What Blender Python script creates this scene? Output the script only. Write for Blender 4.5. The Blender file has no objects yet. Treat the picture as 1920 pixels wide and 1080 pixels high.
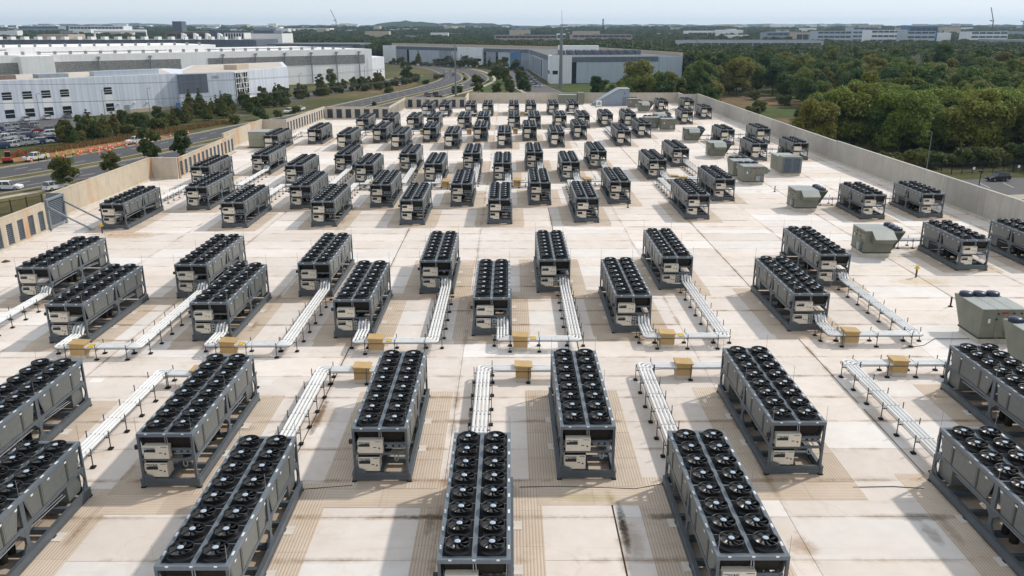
import bpy, math, random
import numpy as np
from mathutils import Vector, Matrix
random.seed(7)
rng = np.random.default_rng(7)
R = math.radians
SC = bpy.context.scene
COL = SC.collection

# ---------------------------------------------------------------- camera, sky, sun, exposure
cam_d = bpy.data.cameras.new('camera')
cam_d.sensor_width = 36.0
cam_d.lens = 1530.0 / 1920.0 * 36.0
cam_d.clip_start = 0.5
cam_d.clip_end = 40000
cam = bpy.data.objects.new('camera', cam_d)
COL.objects.link(cam)
cam.location = (0, 0, 18.26)
cam.rotation_euler = (R(90 - 17.676), 0, R(-0.1638))
SC.camera = cam

SUN_VEC = Vector((2.30, 1.40, 2.5)).normalized()      # towards the sun
world = bpy.data.worlds.new('World')
SC.world = world
world.use_nodes = True
wn = world.node_tree.nodes
bg = wn['Background']
sky = wn.new('ShaderNodeTexSky')
sky.sky_type = 'NISHITA'
sky.sun_disc = False
sky.sun_elevation = math.asin(SUN_VEC.z)
sky.sun_rotation = math.atan2(SUN_VEC.x, SUN_VEC.y)
sky.altitude = 100
sky.air_density = 1.2
sky.dust_density = 0.3
sky.ozone_density = 3.0
# thin milky veil over the clear sky: the whole dome is whitened alike
veil = wn.new('ShaderNodeMix'); veil.data_type = 'RGBA'
veil.inputs[0].default_value = 0.78
veil.inputs[7].default_value = (3.7, 3.92, 4.15, 1)
soft = wn.new('ShaderNodeHueSaturation'); soft.inputs['Saturation'].default_value = 0.28
tint = wn.new('ShaderNodeMix'); tint.data_type = 'RGBA'; tint.blend_type = 'MULTIPLY'; tint.inputs[0].default_value = 1.0
tint.inputs[7].default_value = (0.60, 0.69, 0.80, 1)
world.node_tree.links.new(sky.outputs[0], soft.inputs['Color'])
world.node_tree.links.new(soft.outputs[0], tint.inputs[6])
world.node_tree.links.new(tint.outputs[2], veil.inputs[6])
world.node_tree.links.new(veil.outputs[2], bg.inputs[0])
bg.inputs[1].default_value = 0.15
sun_d = bpy.data.lights.new('sun', 'SUN')
sun_d.energy = 2.0
sun_d.angle = R(2.2)
sun_d.color = (1.0, 0.94, 0.86)
sun = bpy.data.objects.new('sun', sun_d)
COL.objects.link(sun)
sun.rotation_euler = SUN_VEC.to_track_quat('Z', 'Y').to_euler()
vs = SC.view_settings
vs.view_transform = 'Standard'
vs.look = 'None'
vs.gamma = 1
vs.exposure = 0.53
vs.use_curve_mapping = False

# ---------------------------------------------------------------- helpers
def tag(o, label=None, cat=None, group=None, kind=None):
    if label: o['label'] = label
    if cat: o['category'] = cat
    if group: o['group'] = group
    if kind: o['kind'] = kind
    return o

def new_obj(name, data, parent=None, loc=None, rotz=0.0):
    o = bpy.data.objects.new(name, data)
    COL.objects.link(o)
    if parent is not None: o.parent = parent
    if loc is not None: o.location = loc
    if rotz: o.rotation_euler = (0, 0, rotz)
    return o

def empty(name, loc=(0, 0, 0), rotz=0.0, parent=None):
    o = new_obj(name, None, parent, loc, rotz)
    o.empty_display_size = 0.3
    return o

class MB:
    """collects faces and links them as ONE mesh"""
    def __init__(s):
        s.v = []; s.f = []; s.m = []; s.mi = 0; s.sm = []; s.smooth = False
    def mat(s, i): s.mi = i; return s
    def add(s, vs, fs):
        b = len(s.v); s.v.extend(vs)
        for f in fs:
            s.f.append(tuple(b + i for i in f)); s.m.append(s.mi); s.sm.append(s.smooth)
        return s
    def box(s, x0, x1, y0, y1, z0, z1):
        return s.add([(x0,y0,z0),(x1,y0,z0),(x1,y1,z0),(x0,y1,z0),(x0,y0,z1),(x1,y0,z1),(x1,y1,z1),(x0,y1,z1)],
              [(3,2,1,0),(4,5,6,7),(0,1,5,4),(1,2,6,5),(2,3,7,6),(3,0,4,7)])
    def bbox(s, x0, x1, y0, y1, z0, z1, b=0.01):
        """box with bevelled vertical and top edges"""
        p = [(x0+b,y0),(x1-b,y0),(x1,y0+b),(x1,y1-b),(x1-b,y1),(x0+b,y1),(x0,y1-b),(x0,y0+b)]
        q = [(x0+2*b,y0+b),(x1-2*b,y0+b),(x1-b,y0+2*b),(x1-b,y1-2*b),(x1-2*b,y1-b),(x0+2*b,y1-b),(x0+b,y1-2*b),(x0+b,y0+2*b)]
        vs = [(x,y,z0) for x,y in p] + [(x,y,z1-b) for x,y in p] + [(x,y,z1) for x,y in q]
        fs = [tuple(range(7,-1,-1)), tuple(range(16,24))]
        for k in range(8):
            n = (k+1) % 8
            fs += [(k,n,8+n,8+k),(8+k,8+n,16+n,16+k)]
        return s.add(vs, fs)
    def prism(s, poly, z0, z1):
        n = len(poly)
        vs = [(x,y,z0) for x,y in poly] + [(x,y,z1) for x,y in poly]
        fs = [tuple(range(n-1,-1,-1)), tuple(range(n,2*n))] + [(k,(k+1)%n,n+(k+1)%n,n+k) for k in range(n)]
        return s.add(vs, fs)
    def xprism(s, poly, x0, x1):
        """poly of (y,z) pushed along x"""
        n = len(poly)
        vs = [(x0,y,z) for y,z in poly] + [(x1,y,z) for y,z in poly]
        fs = [tuple(range(n-1,-1,-1)), tuple(range(n,2*n))] + [(k,(k+1)%n,n+(k+1)%n,n+k) for k in range(n)]
        return s.add(vs, fs)
    def yprism(s, poly, y0, y1):
        """poly of (x,z) pushed along y"""
        n = len(poly)
        vs = [(x,y0,z) for x,z in poly] + [(x,y1,z) for x,z in poly]
        fs = [tuple(range(n)), tuple(range(2*n-1,n-1,-1))] + [(n+k,n+(k+1)%n,(k+1)%n,k) for k in range(n)]
        return s.add(vs, fs)
    def beam(s, p0, p1, w, h):
        p0 = Vector(p0); p1 = Vector(p1); d = (p1-p0).normalized()
        up = Vector((0,0,1)) if abs(d.z) < 0.95 else Vector((0,1,0))
        a = d.cross(up).normalized()*w/2; b = a.cross(d).normalized()*h/2
        vs = [tuple(p+i*a+j*b) for p in (p0,p1) for i,j in ((-1,-1),(1,-1),(1,1),(-1,1))]
        return s.add(vs, [(0,1,2,3),(7,6,5,4),(0,4,5,1),(1,5,6,2),(2,6,7,3),(3,7,4,0)])
    def cyl(s, c, r, h, n=12, r2=None, cap=True, axis='z'):
        r2 = r if r2 is None else r2
        vs = []
        for k in range(n):
            a = 2*math.pi*k/n
            vs.append((math.cos(a)*r, math.sin(a)*r, 0))
        for k in range(n):
            a = 2*math.pi*k/n
            vs.append((math.cos(a)*r2, math.sin(a)*r2, h))
        if axis == 'x': vs = [(z,x,y) for x,y,z in vs]
        if axis == 'y': vs = [(y,z,x) for x,y,z in vs]
        vs = [(x+c[0],y+c[1],z+c[2]) for x,y,z in vs]
        fs = [(k,(k+1)%n,n+(k+1)%n,n+k) for k in range(n)]
        if cap: fs += [tuple(range(n-1,-1,-1)), tuple(range(n,2*n))]
        return s.add(vs, fs)
    def lathe(s, prof, n=20, c=(0,0,0)):
        vs = []
        for r,z in prof:
            for k in range(n):
                a = 2*math.pi*k/n
                vs.append((c[0]+math.cos(a)*r, c[1]+math.sin(a)*r, c[2]+z))
        fs = []
        for i in range(len(prof)-1):
            for k in range(n):
                k2 = (k+1) % n
                fs.append((i*n+k,i*n+k2,(i+1)*n+k2,(i+1)*n+k))
        return s.add(vs, fs)
    def tube(s, path, r, n=8, cap=True):
        pts = [Vector(p) for p in path]; m = len(pts); vs = []; prev = None
        for i,p in enumerate(pts):
            d = (pts[min(i+1,m-1)]-pts[max(i-1,0)]).normalized()
            ref = Vector((0,0,1)) if abs(d.z) < 0.9 else Vector((0,1,0))
            a = d.cross(ref).normalized()
            if prev is not None and a.dot(prev) < 0: a = -a
            prev = a; b = a.cross(d)
            for k in range(n):
                t = 2*math.pi*k/n
                vs.append(tuple(p + a*math.cos(t)*r + b*math.sin(t)*r))
        fs = []
        for i in range(m-1):
            for k in range(n):
                k2 = (k+1) % n
                fs.append((i*n+k,(i+1)*n+k,(i+1)*n+k2,i*n+k2))
        if cap: fs += [tuple(range(n)), tuple(range(m*n-1,(m-1)*n-1,-1))]
        return s.add(vs, fs)
    def mesh(s, name, mats):
        me = bpy.data.meshes.new(name)
        me.from_pydata(s.v, [], s.f)
        if not isinstance(mats, (list, tuple)): mats = [mats]
        for m in mats: me.materials.append(M[m])
        if len(mats) > 1: me.polygons.foreach_set('material_index', s.m)
        if any(s.sm): me.polygons.foreach_set('use_smooth', s.sm)
        me.update()
        return me
    def build(s, name, mats, parent=None, loc=None, rotz=0.0):
        return new_obj(name, s.mesh(name, mats), parent, loc, rotz)

# a thing kept as a list of parts so that copies share mesh data
class Proto:
    def __init__(s): s.parts = []
    def part(s, name, mb, mats, subs=(), loc=(0,0,0), rotz=0.0, kind=None):
        me = mb.mesh(name, mats) if isinstance(mb, MB) else mb
        s.parts.append([name, me, loc, rotz, list(subs), kind])
        return s.parts[-1]
    def spawn(s, name, loc, rotz=0.0, scale=None):
        root = empty(name, loc, rotz)
        if scale is not None: root.scale = scale
        for nm, me, l, rz, subs, kind in s.parts:
            o = new_obj(nm, me, root, l, random.randrange(4)*math.pi/2 if nm == 'fan' else rz)
            if kind: o['kind'] = kind
            for n2, m2, l2, r2 in subs:
                new_obj(n2, m2, o, l2, random.uniform(0, 6.28) if n2 == 'blades' else r2)
        return root

# ---------------------------------------------------------------- materials
M = {}
def nodes_of(name):
    m = bpy.data.materials.new(name); m.use_nodes = True
    M[name] = m
    nt = m.node_tree
    return m, nt, nt.nodes, nt.links, nt.nodes['Principled BSDF']

def N(nt, t, **kw):
    n = nt.nodes.new(t)
    for k, v in kw.items():
        if k in n.inputs: n.inputs[k].default_value = v
        else: setattr(n, k, v)
    return n

def mixc(nt, fac, a, b, blend='MIX'):
    n = nt.nodes.new('ShaderNodeMix'); n.data_type = 'RGBA'; n.blend_type = blend
    for sock, val in ((n.inputs[0], fac), (n.inputs[6], a), (n.inputs[7], b)):
        if hasattr(val, 'is_output'): nt.links.new(val, sock)
        elif isinstance(val, (int, float)): sock.default_value = val
        else: sock.default_value = (*val, 1)
    return n.outputs[2]

def mth(nt, op, a, b=None, c=None):
    n = nt.nodes.new('ShaderNodeMath'); n.operation = op
    for i, val in enumerate((a, b, c)):
        if val is None: continue
        if hasattr(val, 'is_output'): nt.links.new(val, n.inputs[i])
        else: n.inputs[i].default_value = val
    return n.outputs[0]

def ramp(nt, fac, stops):
    n = nt.nodes.new('ShaderNodeValToRGB')
    el = n.color_ramp.elements
    while len(el) < len(stops): el.new(0.5)
    for e, (p, c) in zip(el, stops):
        e.position = p; e.color = (*c, 1) if not isinstance(c, (int, float)) else (c, c, c, 1)
    nt.links.new(fac, n.inputs[0])
    return n.outputs[0]

def noise(nt, scale, detail=4, rough=0.55, vec=None, dist=0.0):
    n = N(nt, 'ShaderNodeTexNoise', Scale=scale, Detail=detail, Roughness=rough, Distortion=dist)
    if vec is not None: nt.links.new(vec, n.inputs['Vector'])
    return n.outputs['Fac']

def geo_pos(nt): return nt.nodes.new('ShaderNodeNewGeometry').outputs['Position']
def obj_rand(nt): return nt.nodes.new('ShaderNodeObjectInfo').outputs['Random']
def vmul(nt, vec, s):
    n = nt.nodes.new('ShaderNodeVectorMath'); n.operation = 'MULTIPLY'
    nt.links.new(vec, n.inputs[0]); n.inputs[1].default_value = s
    return n.outputs[0]

def simple(name, col, rough=0.6, metal=0.0, var=0.12, scale=3.0, spec=0.4, bump=0.0, rnd=0.0, dirt=None, vec='obj'):
    m, nt, nd, lk, bs = nodes_of(name)
    if vec == 'obj': v = nt.nodes.new('ShaderNodeTexCoord').outputs['Object']
    else: v = geo_pos(nt)
    f = noise(nt, scale, 5, 0.6, v)
    lo = tuple(c*(1-var) for c in col); hi = tuple(min(1, c*(1+var)) for c in col)
    c = ramp(nt, f, [(0.3, lo), (0.7, hi)])
    if dirt:
        f2 = noise(nt, scale*0.4, 6, 0.7, v)
        c = mixc(nt, ramp(nt, f2, [(0.5, 0.0), (0.75, dirt[1])]), c, dirt[0])
    if rnd:
        k = mth(nt, 'MULTIPLY_ADD', obj_rand(nt), rnd, 1-rnd/2)
        hs = nt.nodes.new('ShaderNodeHueSaturation'); lk.new(k, hs.inputs['Value']); lk.new(c, hs.inputs['Color'])
        c = hs.outputs[0]
    lk.new(c, bs.inputs['Base Color'])
    bs.inputs['Roughness'].default_value = rough
    bs.inputs['Metallic'].default_value = metal
    bs.inputs['Specular IOR Level'].default_value = spec
    if bump:
        b = N(nt, 'ShaderNodeBump', Strength=bump, Distance=0.02)
        lk.new(f, b.inputs['Height']); lk.new(b.outputs[0], bs.inputs['Normal'])
    return m

# metal of the chillers
simple('steel_grey', (0.088, 0.106, 0.122), 0.45, 0.0, 0.14, 2.5, 0.5, 0.0, 0.12, ((0.10, 0.09, 0.08), 0.35))
simple('panel_grey', (0.128, 0.135, 0.130), 0.42, 0.0, 0.12, 5.0, 0.5, 0.08, 0.16, ((0.12, 0.12, 0.11), 0.4))
simple('deck_grey', (0.125, 0.150, 0.175), 0.4, 0.0, 0.12, 2.0, 0.5, 0.0, 0.1, ((0.13, 0.12, 0.11), 0.3))
simple('coil_black', (0.020, 0.017, 0.014), 0.7, 0, 0.3, 9, 0.2)
simple('fan_black', (0.006, 0.0065, 0.008), 0.34, 0, 0.2, 6, 0.4)
simple('fan_plate', (0.008, 0.0085, 0.010), 0.75, 0, 0.25, 3, 0.12)
simple('blade_grey', (0.026, 0.025, 0.024), 0.35, 0, 0.2, 5, 0.5)
simple('hub_white', (0.36, 0.44, 0.53), 0.3, 0, 0.08, 8, 0.5)
simple('box_cream', (0.70, 0.63, 0.52), 0.5, 0, 0.06, 3, 0.4, 0, 0.08)
simple('plate_black', (0.012, 0.012, 0.015), 0.4, 0, 0.1, 3)
simple('letter_white', (0.75, 0.75, 0.75), 0.5, 0, 0.03, 3)
simple('sticker_white', (0.72, 0.74, 0.75), 0.5, 0, 0.1, 9)
simple('rubber_black', (0.015, 0.015, 0.014), 0.8, 0, 0.2, 6, 0.2)
simple('pipe_metal', (0.33, 0.35, 0.36), 0.35, 0.4, 0.15, 5)
simple('pipe_white', (0.74, 0.74, 0.73), 0.42, 0, 0.06, 2.0, 0.4, 0, 0.06, ((0.5, 0.45, 0.36), 0.4))
simple('pipe_tag', (0.55, 0.36, 0.03), 0.6, 0, 0.2, 8)
simple('riser_yellow', (0.48, 0.32, 0.14), 0.55, 0, 0.10, 1.6, 0.3, 0, 0.18, ((0.40, 0.25, 0.10), 0.4))
simple('curb_cream', (0.60, 0.55, 0.47), 0.7, 0, 0.12, 1.5, 0.2, 0, 0, ((0.4, 0.3, 0.2), 0.4))
simple('stand_steel', (0.07, 0.08, 0.09), 0.5, 0.2, 0.2, 4)
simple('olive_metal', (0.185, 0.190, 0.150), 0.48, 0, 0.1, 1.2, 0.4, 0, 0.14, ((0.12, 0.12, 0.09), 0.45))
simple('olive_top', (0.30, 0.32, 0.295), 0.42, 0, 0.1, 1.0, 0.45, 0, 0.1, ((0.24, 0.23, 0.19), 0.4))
simple('olive_dark', (0.05, 0.055, 0.045), 0.6, 0, 0.2, 3)
simple('util_grey', (0.28, 0.30, 0.31), 0.45, 0.1, 0.1, 3)
simple('fan_navy', (0.02, 0.03, 0.06), 0.35, 0, 0.2, 5)
simple('red_plate', (0.35, 0.03, 0.03), 0.5, 0, 0.15, 6)
simple('beige_box', (0.36, 0.35, 0.27), 0.6, 0, 0.12, 1.2, 0.3, 0, 0, ((0.2, 0.17, 0.12), 0.4))
simple('galv', (0.30, 0.33, 0.36), 0.4, 0.5, 0.2, 2.0)
simple('louvre_grey', (0.17, 0.20, 0.235), 0.45, 0.2, 0.12, 2)
simple('louvre_dark', (0.02, 0.024, 0.03), 0.6, 0, 0.1, 2)
simple('yellow_paint', (0.65, 0.42, 0.04), 0.5, 0, 0.15, 6)
simple('rust_brown', (0.13, 0.05, 0.03), 0.8, 0, 0.3, 5)

# roof membrane sheet: cream, dirty, with brown ponding rings and dark algae at a few joints
def roof_mat(name, base, warm, rib=0.0, ribdir=0, stain=1.0):
    m, nt, nd, lk, bs = nodes_of(name)
    p = geo_pos(nt)
    f1 = noise(nt, 0.12, 6, 0.62, p)
    f2 = noise(nt, 1.1, 5, 0.6, p)
    f3 = noise(nt, 0.5, 8, 0.7, vmul(nt, p, (0.25, 2.2, 1)))
    c = mixc(nt, ramp(nt, f1, [(0.36, 0.0), (0.66, 1.0)]), base, warm)
    k = mth(nt, 'MULTIPLY_ADD', f2, 0.26, 0.87)
    hs = nt.nodes.new('ShaderNodeHueSaturation'); lk.new(k, hs.inputs['Value']); lk.new(c, hs.inputs['Color'])
    c = hs.outputs[0]
    # long thin scuffs
    c = mixc(nt, ramp(nt, f3, [(0.56, 0.0), (0.74, 0.35*stain)]), c, (0.40, 0.29, 0.19))
    # ring-shaped ponding stains
    f4 = noise(nt, 0.33, 3, 0.5, p, 0.6)
    ring = mth(nt, 'ABSOLUTE', mth(nt, 'SUBTRACT', f4, 0.60))
    c = mixc(nt, ramp(nt, ring, [(0.0, 0.12*stain), (0.02, 0.0)]), c, (0.34, 0.24, 0.14))
    kr = mth(nt, 'MULTIPLY_ADD', obj_rand(nt), 0.14, 0.93)
    hs2 = nt.nodes.new('ShaderNodeHueSaturation'); lk.new(kr, hs2.inputs['Value']); lk.new(c, hs2.inputs['Color'])
    c = hs2.outputs[0]
    # a handful of dark algae and rust patches where water stands (x, y, rx, ry, strength)
    sep = nt.nodes.new('ShaderNodeSeparateXYZ'); lk.new(p, sep.inputs[0])
    fz = noise(nt, 2.2, 7, 0.75, p, 0.4)
    # grime and rust gathered along the sheet joints
    fj = noise(nt, 0.35, 5, 0.7, p); fk = noise(nt, 6.0, 4, 0.7, p)
    for sock, period, org, wid in ((sep.outputs[1], 2.72, 25.0, 0.085), (sep.outputs[0], 6.85, -9.6, 0.035)):
        t = mth(nt, 'FRACT', mth(nt, 'ADD', mth(nt, 'MULTIPLY', mth(nt, 'SUBTRACT', sock, org), 1/period), 100.5))
        d = mth(nt, 'ABSOLUTE', mth(nt, 'SUBTRACT', t, 0.5))
        d = mth(nt, 'ADD', d, mth(nt, 'MULTIPLY', mth(nt, 'SUBTRACT', fk, 0.5), wid*0.8))
        msk = mth(nt, 'MULTIPLY', ramp(nt, d, [(0.0, 0.85), (wid, 0.0)]), ramp(nt, fj, [(0.46, 0.0), (0.64, 1.0)]))
        c = mixc(nt, mth(nt, 'MULTIPLY', msk, stain), c, (0.25, 0.155, 0.085))
    for (sx, sy, rx, ry, st, col) in STAINS:
        dx = mth(nt, 'MULTIPLY', mth(nt, 'SUBTRACT', sep.outputs[0], sx), 1/rx)
        dy = mth(nt, 'MULTIPLY', mth(nt, 'SUBTRACT', sep.outputs[1], sy), 1/ry)
        d = mth(nt, 'ADD', mth(nt, 'MULTIPLY', dx, dx), mth(nt, 'MULTIPLY', dy, dy))
        d = mth(nt, 'ADD', d, mth(nt, 'MULTIPLY', mth(nt, 'SUBTRACT', fz, 0.5), 2.6))
        c = mixc(nt, ramp(nt, d, [(0.05, st), (0.95, 0.0)]), c, col)
    if rib:
        w = N(nt, 'ShaderNodeTexWave', wave_type='BANDS', bands_direction='Y' if ribdir else 'X', wave_profile='SIN')
        w.inputs['Scale'].default_value = rib
        lk.new(p, w.inputs['Vector'])
        g = ramp(nt, w.outputs['Fac'], [(0.0, 1.0), (0.36, 0.0)])
        c = mixc(nt, mth(nt, 'MULTIPLY', g, 0.5), c, (0.29, 0.19, 0.11))
        b = N(nt, 'ShaderNodeBump', Strength=0.5, Distance=0.012)
        lk.new(w.outputs['Fac'], b.inputs['Height']); lk.new(b.outputs[0], bs.inputs['Normal'])
    lk.new(c, bs.inputs['Base Color'])
    bs.inputs['Roughness'].default_value = 0.75
    bs.inputs['Specular IOR Level'].default_value = 0.2
STAINS = [(4.36, 27.0, 0.20, 1.9, 0.95, (0.045, 0.032, 0.02)), (4.6, 26.2, 0.5, 1.4, 0.4, (0.22, 0.13, 0.06)), (3.1, 29.1, 1.7, 0.42, 0.5, (0.38, 0.33, 0.14)),
          (-3.0, 27.72, 1.7, 0.22, 0.85, (0.08, 0.06, 0.04)), (-3.1, 27.3, 0.25, 0.9, 0.6, (0.12, 0.08, 0.05)), (6.4, 27.72, 1.2, 0.3, 0.8, (0.08, 0.065, 0.05)),
          (16.2, 27.7, 1.3, 0.35, 0.6, (0.12, 0.10, 0.08)), (16.0, 26.6, 0.3, 1.0, 0.45, (0.15, 0.12, 0.10)), (16.8, 26.9, 0.25, 1.2, 0.4, (0.15, 0.12, 0.10)), (-11.3, 27.7, 1.8, 0.35, 0.9, (0.09, 0.055, 0.03)),
          (-9.40, 36.4, 0.22, 2.1, 0.9, (0.10, 0.06, 0.035)), (-9.1, 36.6, 0.6, 1.6, 0.4, (0.30, 0.19, 0.10)), (-2.2, 35.9, 1.2, 0.35, 0.7, (0.24, 0.13, 0.07)), (-1.9, 36.6, 0.2, 1.0, 0.6, (0.26, 0.15, 0.08)), (14.0, 38.8, 1.8, 0.3, 0.8, (0.10, 0.07, 0.045)),
          (-13.5, 35.2, 1.7, 0.4, 0.6, (0.16, 0.10, 0.06)), (10.8, 25.8, 0.7, 0.7, 0.5, (0.30, 0.17, 0.08)),
          (1.1, 54.4, 2.6, 0.4, 0.45, (0.32, 0.17, 0.07)), (-35.5, 73.5, 3.5, 1.4, 0.6, (0.40, 0.24, 0.10)),
          (31.0, 58.8, 2.6, 1.0, 0.45, (0.50, 0.36, 0.16)), (-20.5, 50.6, 3.0, 0.8, 0.4, (0.28, 0.19, 0.12))]
roof_mat('roof_sheet', (0.715, 0.65, 0.60), (0.66, 0.575, 0.50))
roof_mat('roof_white', (0.745, 0.705, 0.67), (0.71, 0.65, 0.595), 0, 0, 0.6)
roof_mat('pad_tan', (0.56, 0.46, 0.37), (0.49, 0.385, 0.29), 0, 0, 1.0)
roof_mat('pad_rib_y', (0.625, 0.53, 0.435), (0.55, 0.445, 0.345), 2.6, 0, 1.25)
roof_mat('pad_rib_x', (0.625, 0.53, 0.435), (0.55, 0.445, 0.345), 2.6, 1)
simple('joint_dark', (0.10, 0.075, 0.055), 0.9, 0, 0.4, 0.8, 0.1, vec='pos')
simple('membrane_patch', (0.66, 0.60, 0.53), 0.7, 0, 0.08, 2)

# concrete of the parapet with rust and water streaks
def concrete(name, col, streak, rust=0.0):
    m, nt, nd, lk, bs = nodes_of(name)
    p = geo_pos(nt)
    f = noise(nt, 0.8, 7, 0.65, p)
    c = ramp(nt, f, [(0.3, tuple(x*0.86 for x in col)), (0.7, tuple(min(1, x*1.08) for x in col))])
    s = noise(nt, 1.0, 6, 0.7, vmul(nt, p, (2.2, 2.2, 0.14)))
    c = mixc(nt, ramp(nt, s, [(0.48, 0.0), (0.72, 0.55)]), c, streak)
    if rust:
        r = noise(nt, 0.22, 4, 0.6, vmul(nt, p, (1, 1, 0.35)))
        c = mixc(nt, mth(nt, 'MULTIPLY', ramp(nt, r, [(0.50, 0.0), (0.66, 1.0)]), rust), c, (0.50, 0.22, 0.07))
    kr = mth(nt, 'MULTIPLY_ADD', obj_rand(nt), 0.16, 0.92)
    hs = nt.nodes.new('ShaderNodeHueSaturation'); lk.new(kr, hs.inputs['Value']); lk.new(c, hs.inputs['Color'])
    lk.new(hs.outputs[0], bs.inputs['Base Color'])
    bs.inputs['Roughness'].default_value = 0.85
    b = N(nt, 'ShaderNodeBump', Strength=0.25, Distance=0.02)
    lk.new(noise(nt, 9, 5, 0.7, p), b.inputs['Height']); lk.new(b.outputs[0], bs.inputs['Normal'])
concrete('parapet_warm', (0.50, 0.43, 0.33), (0.36, 0.29, 0.21), 0.75)
concrete('parapet_cream', (0.52, 0.46, 0.38), (0.40, 0.33, 0.25), 0.0)
concrete('parapet_grey', (0.46, 0.43, 0.38), (0.30, 0.27, 0.23), 0.0)
concrete('kerb_stone', (0.42, 0.38, 0.32), (0.30, 0.27, 0.22), 0.0)
# ================================================================ the building we look along: roof, slabs, parapets
GZ = -12.0
OUT = [(-43.3,-14),(-43.3,75.5),(-45.2,75.5),(-45.2,103),(-41.9,103),(-42.6,127),(-44.3,127),(-44.3,148.5),(-40.1,148.5),
       (-38.7,174.3),(-25.2,174.3),(-24.7,198.4),(-10.3,198.4),(-10.3,212.2),(42.6,212.2),(42.6,206.2),(46.2,206.2),(46.6,117),(48.0,70),(48.6,-14)]
bld = empty('data_center', (0, 0, GZ))
tag(bld, 'pale flat-roofed data centre whose broad cream roof fills the foreground', 'building')
mb = MB(); mb.prism([(x, y) for x, y in reversed(OUT)], 0.0, 11.70)
mb.build('wall', 'parapet_grey', bld)
deck = MB(); deck.prism([(x, y) for x, y in reversed(OUT)], 11.703, 11.955)
deck = deck.build('roof_deck', 'joint_dark', bld)

def xl_at(y):
    if y < 75.5: return -43.3
    if y < 103: return -45.2
    if y < 127: return -42.2
    if y < 148.5: return -44.3
    if y < 174.3: return -40.1 + (y-148.5)/25.8*1.4
    if y < 198.4: return -25.0
    return -10.3
def xr_at(y):
    if y > 206.2: return 42.6
    if y > 117: return 46.4
    return 48.6 - max(0, y)/117*2.0
ycuts = [-14 + 2.72*k for k in range(0, 84) if -14 + 2.72*k < 212.2]
ycuts = sorted(set([round(25.0 + 2.72*k, 3) for k in range(-14, 69)] + [-14, 75.5, 103, 127, 148.5, 174.3, 198.4, 206.2, 212.2]))
ycuts = [y for y in ycuts if -14 <= y <= 212.2]
xj = [-9.6 + 6.85*k for k in range(-7, 10)]
slabs = []
for y0, y1 in zip(ycuts[:-1], ycuts[1:]):
    ym = (y0+y1)/2; a, b = xl_at(ym), xr_at(ym)
    xs = [a] + [x for x in xj if a+0.3 < x < b-0.3] + [b]
    for x0, x1 in zip(xs[:-1], xs[1:]):
        slabs.append((x0, x1, y0, y1))
def slab_box(mb, s, inset=0.0):
    x0, x1, y0, y1 = s
    gx0 = 0.035 if abs(((x0+9.6) % 13.7)) < 0.02 or abs(((x0+9.6) % 13.7)-13.7) < 0.02 else 0.010
    gx1 = 0.035 if abs(((x1+9.6) % 13.7)) < 0.02 or abs(((x1+9.6) % 13.7)-13.7) < 0.02 else 0.010
    mb.box(x0+gx0, x1-gx1, y0+0.011, y1-0.011, 11.952, 12.0)
def seen(s):
    x, y = (s[0]+s[1])/2, (s[2]+s[3])/2
    return y > 20 and abs(x) < 4 + y*0.66
vis = sorted([s for s in slabs if seen(s)], key=lambda s: s[3])
rr = random.Random(3)
for s in vis[:290]:
    mb = MB(); slab_box(mb, s)
    mb.build('roof_slab', 'roof_white' if rr.random() < 0.2 else 'roof_sheet', deck)
keep = set(vis[:290]); mb = MB()
for s in slabs:
    if s not in keep:
        mb.mat(1 if rr.random() < 0.2 else 0); slab_box(mb, s)
o = mb.build('roof_slabs', ['roof_sheet', 'roof_white'], deck); o['kind'] = 'stuff'

# parapet runs: local x along the run, local y = 0 the roof-side face, outwards is +y
def slat_louvre(w, h, depth, pitch=0.175):
    """a louvre: thin frame, dark backing, sloping slats"""
    mb = MB()
    mb.mat(1).box(0, w, depth*0.8, depth, 0, h)
    mb.mat(0).box(0, 0.05, 0, depth*0.8, 0, h).box(w-0.05, w, 0, depth*0.8, 0, h).box(0.05, w-0.05, 0, depth*0.8, h-0.05, h)
    z = 0.02
    while z < h-0.12:
        mb.add([(0.05,0.0,z),(w-0.05,0.0,z),(w-0.05,depth*0.6,z+0.055),(0.05,depth*0.6,z+0.055),
                (0.05,0.0,z+0.018),(w-0.05,0.0,z+0.018),(w-0.05,depth*0.6,z+0.073),(0.05,depth*0.6,z+0.073)],
               [(3,2,1,0),(4,5,6,7),(0,1,5,4),(2,3,7,6)])
        z += pitch
    return mb.mesh('louvre', ['louvre_grey', 'louvre_dark'])

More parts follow.
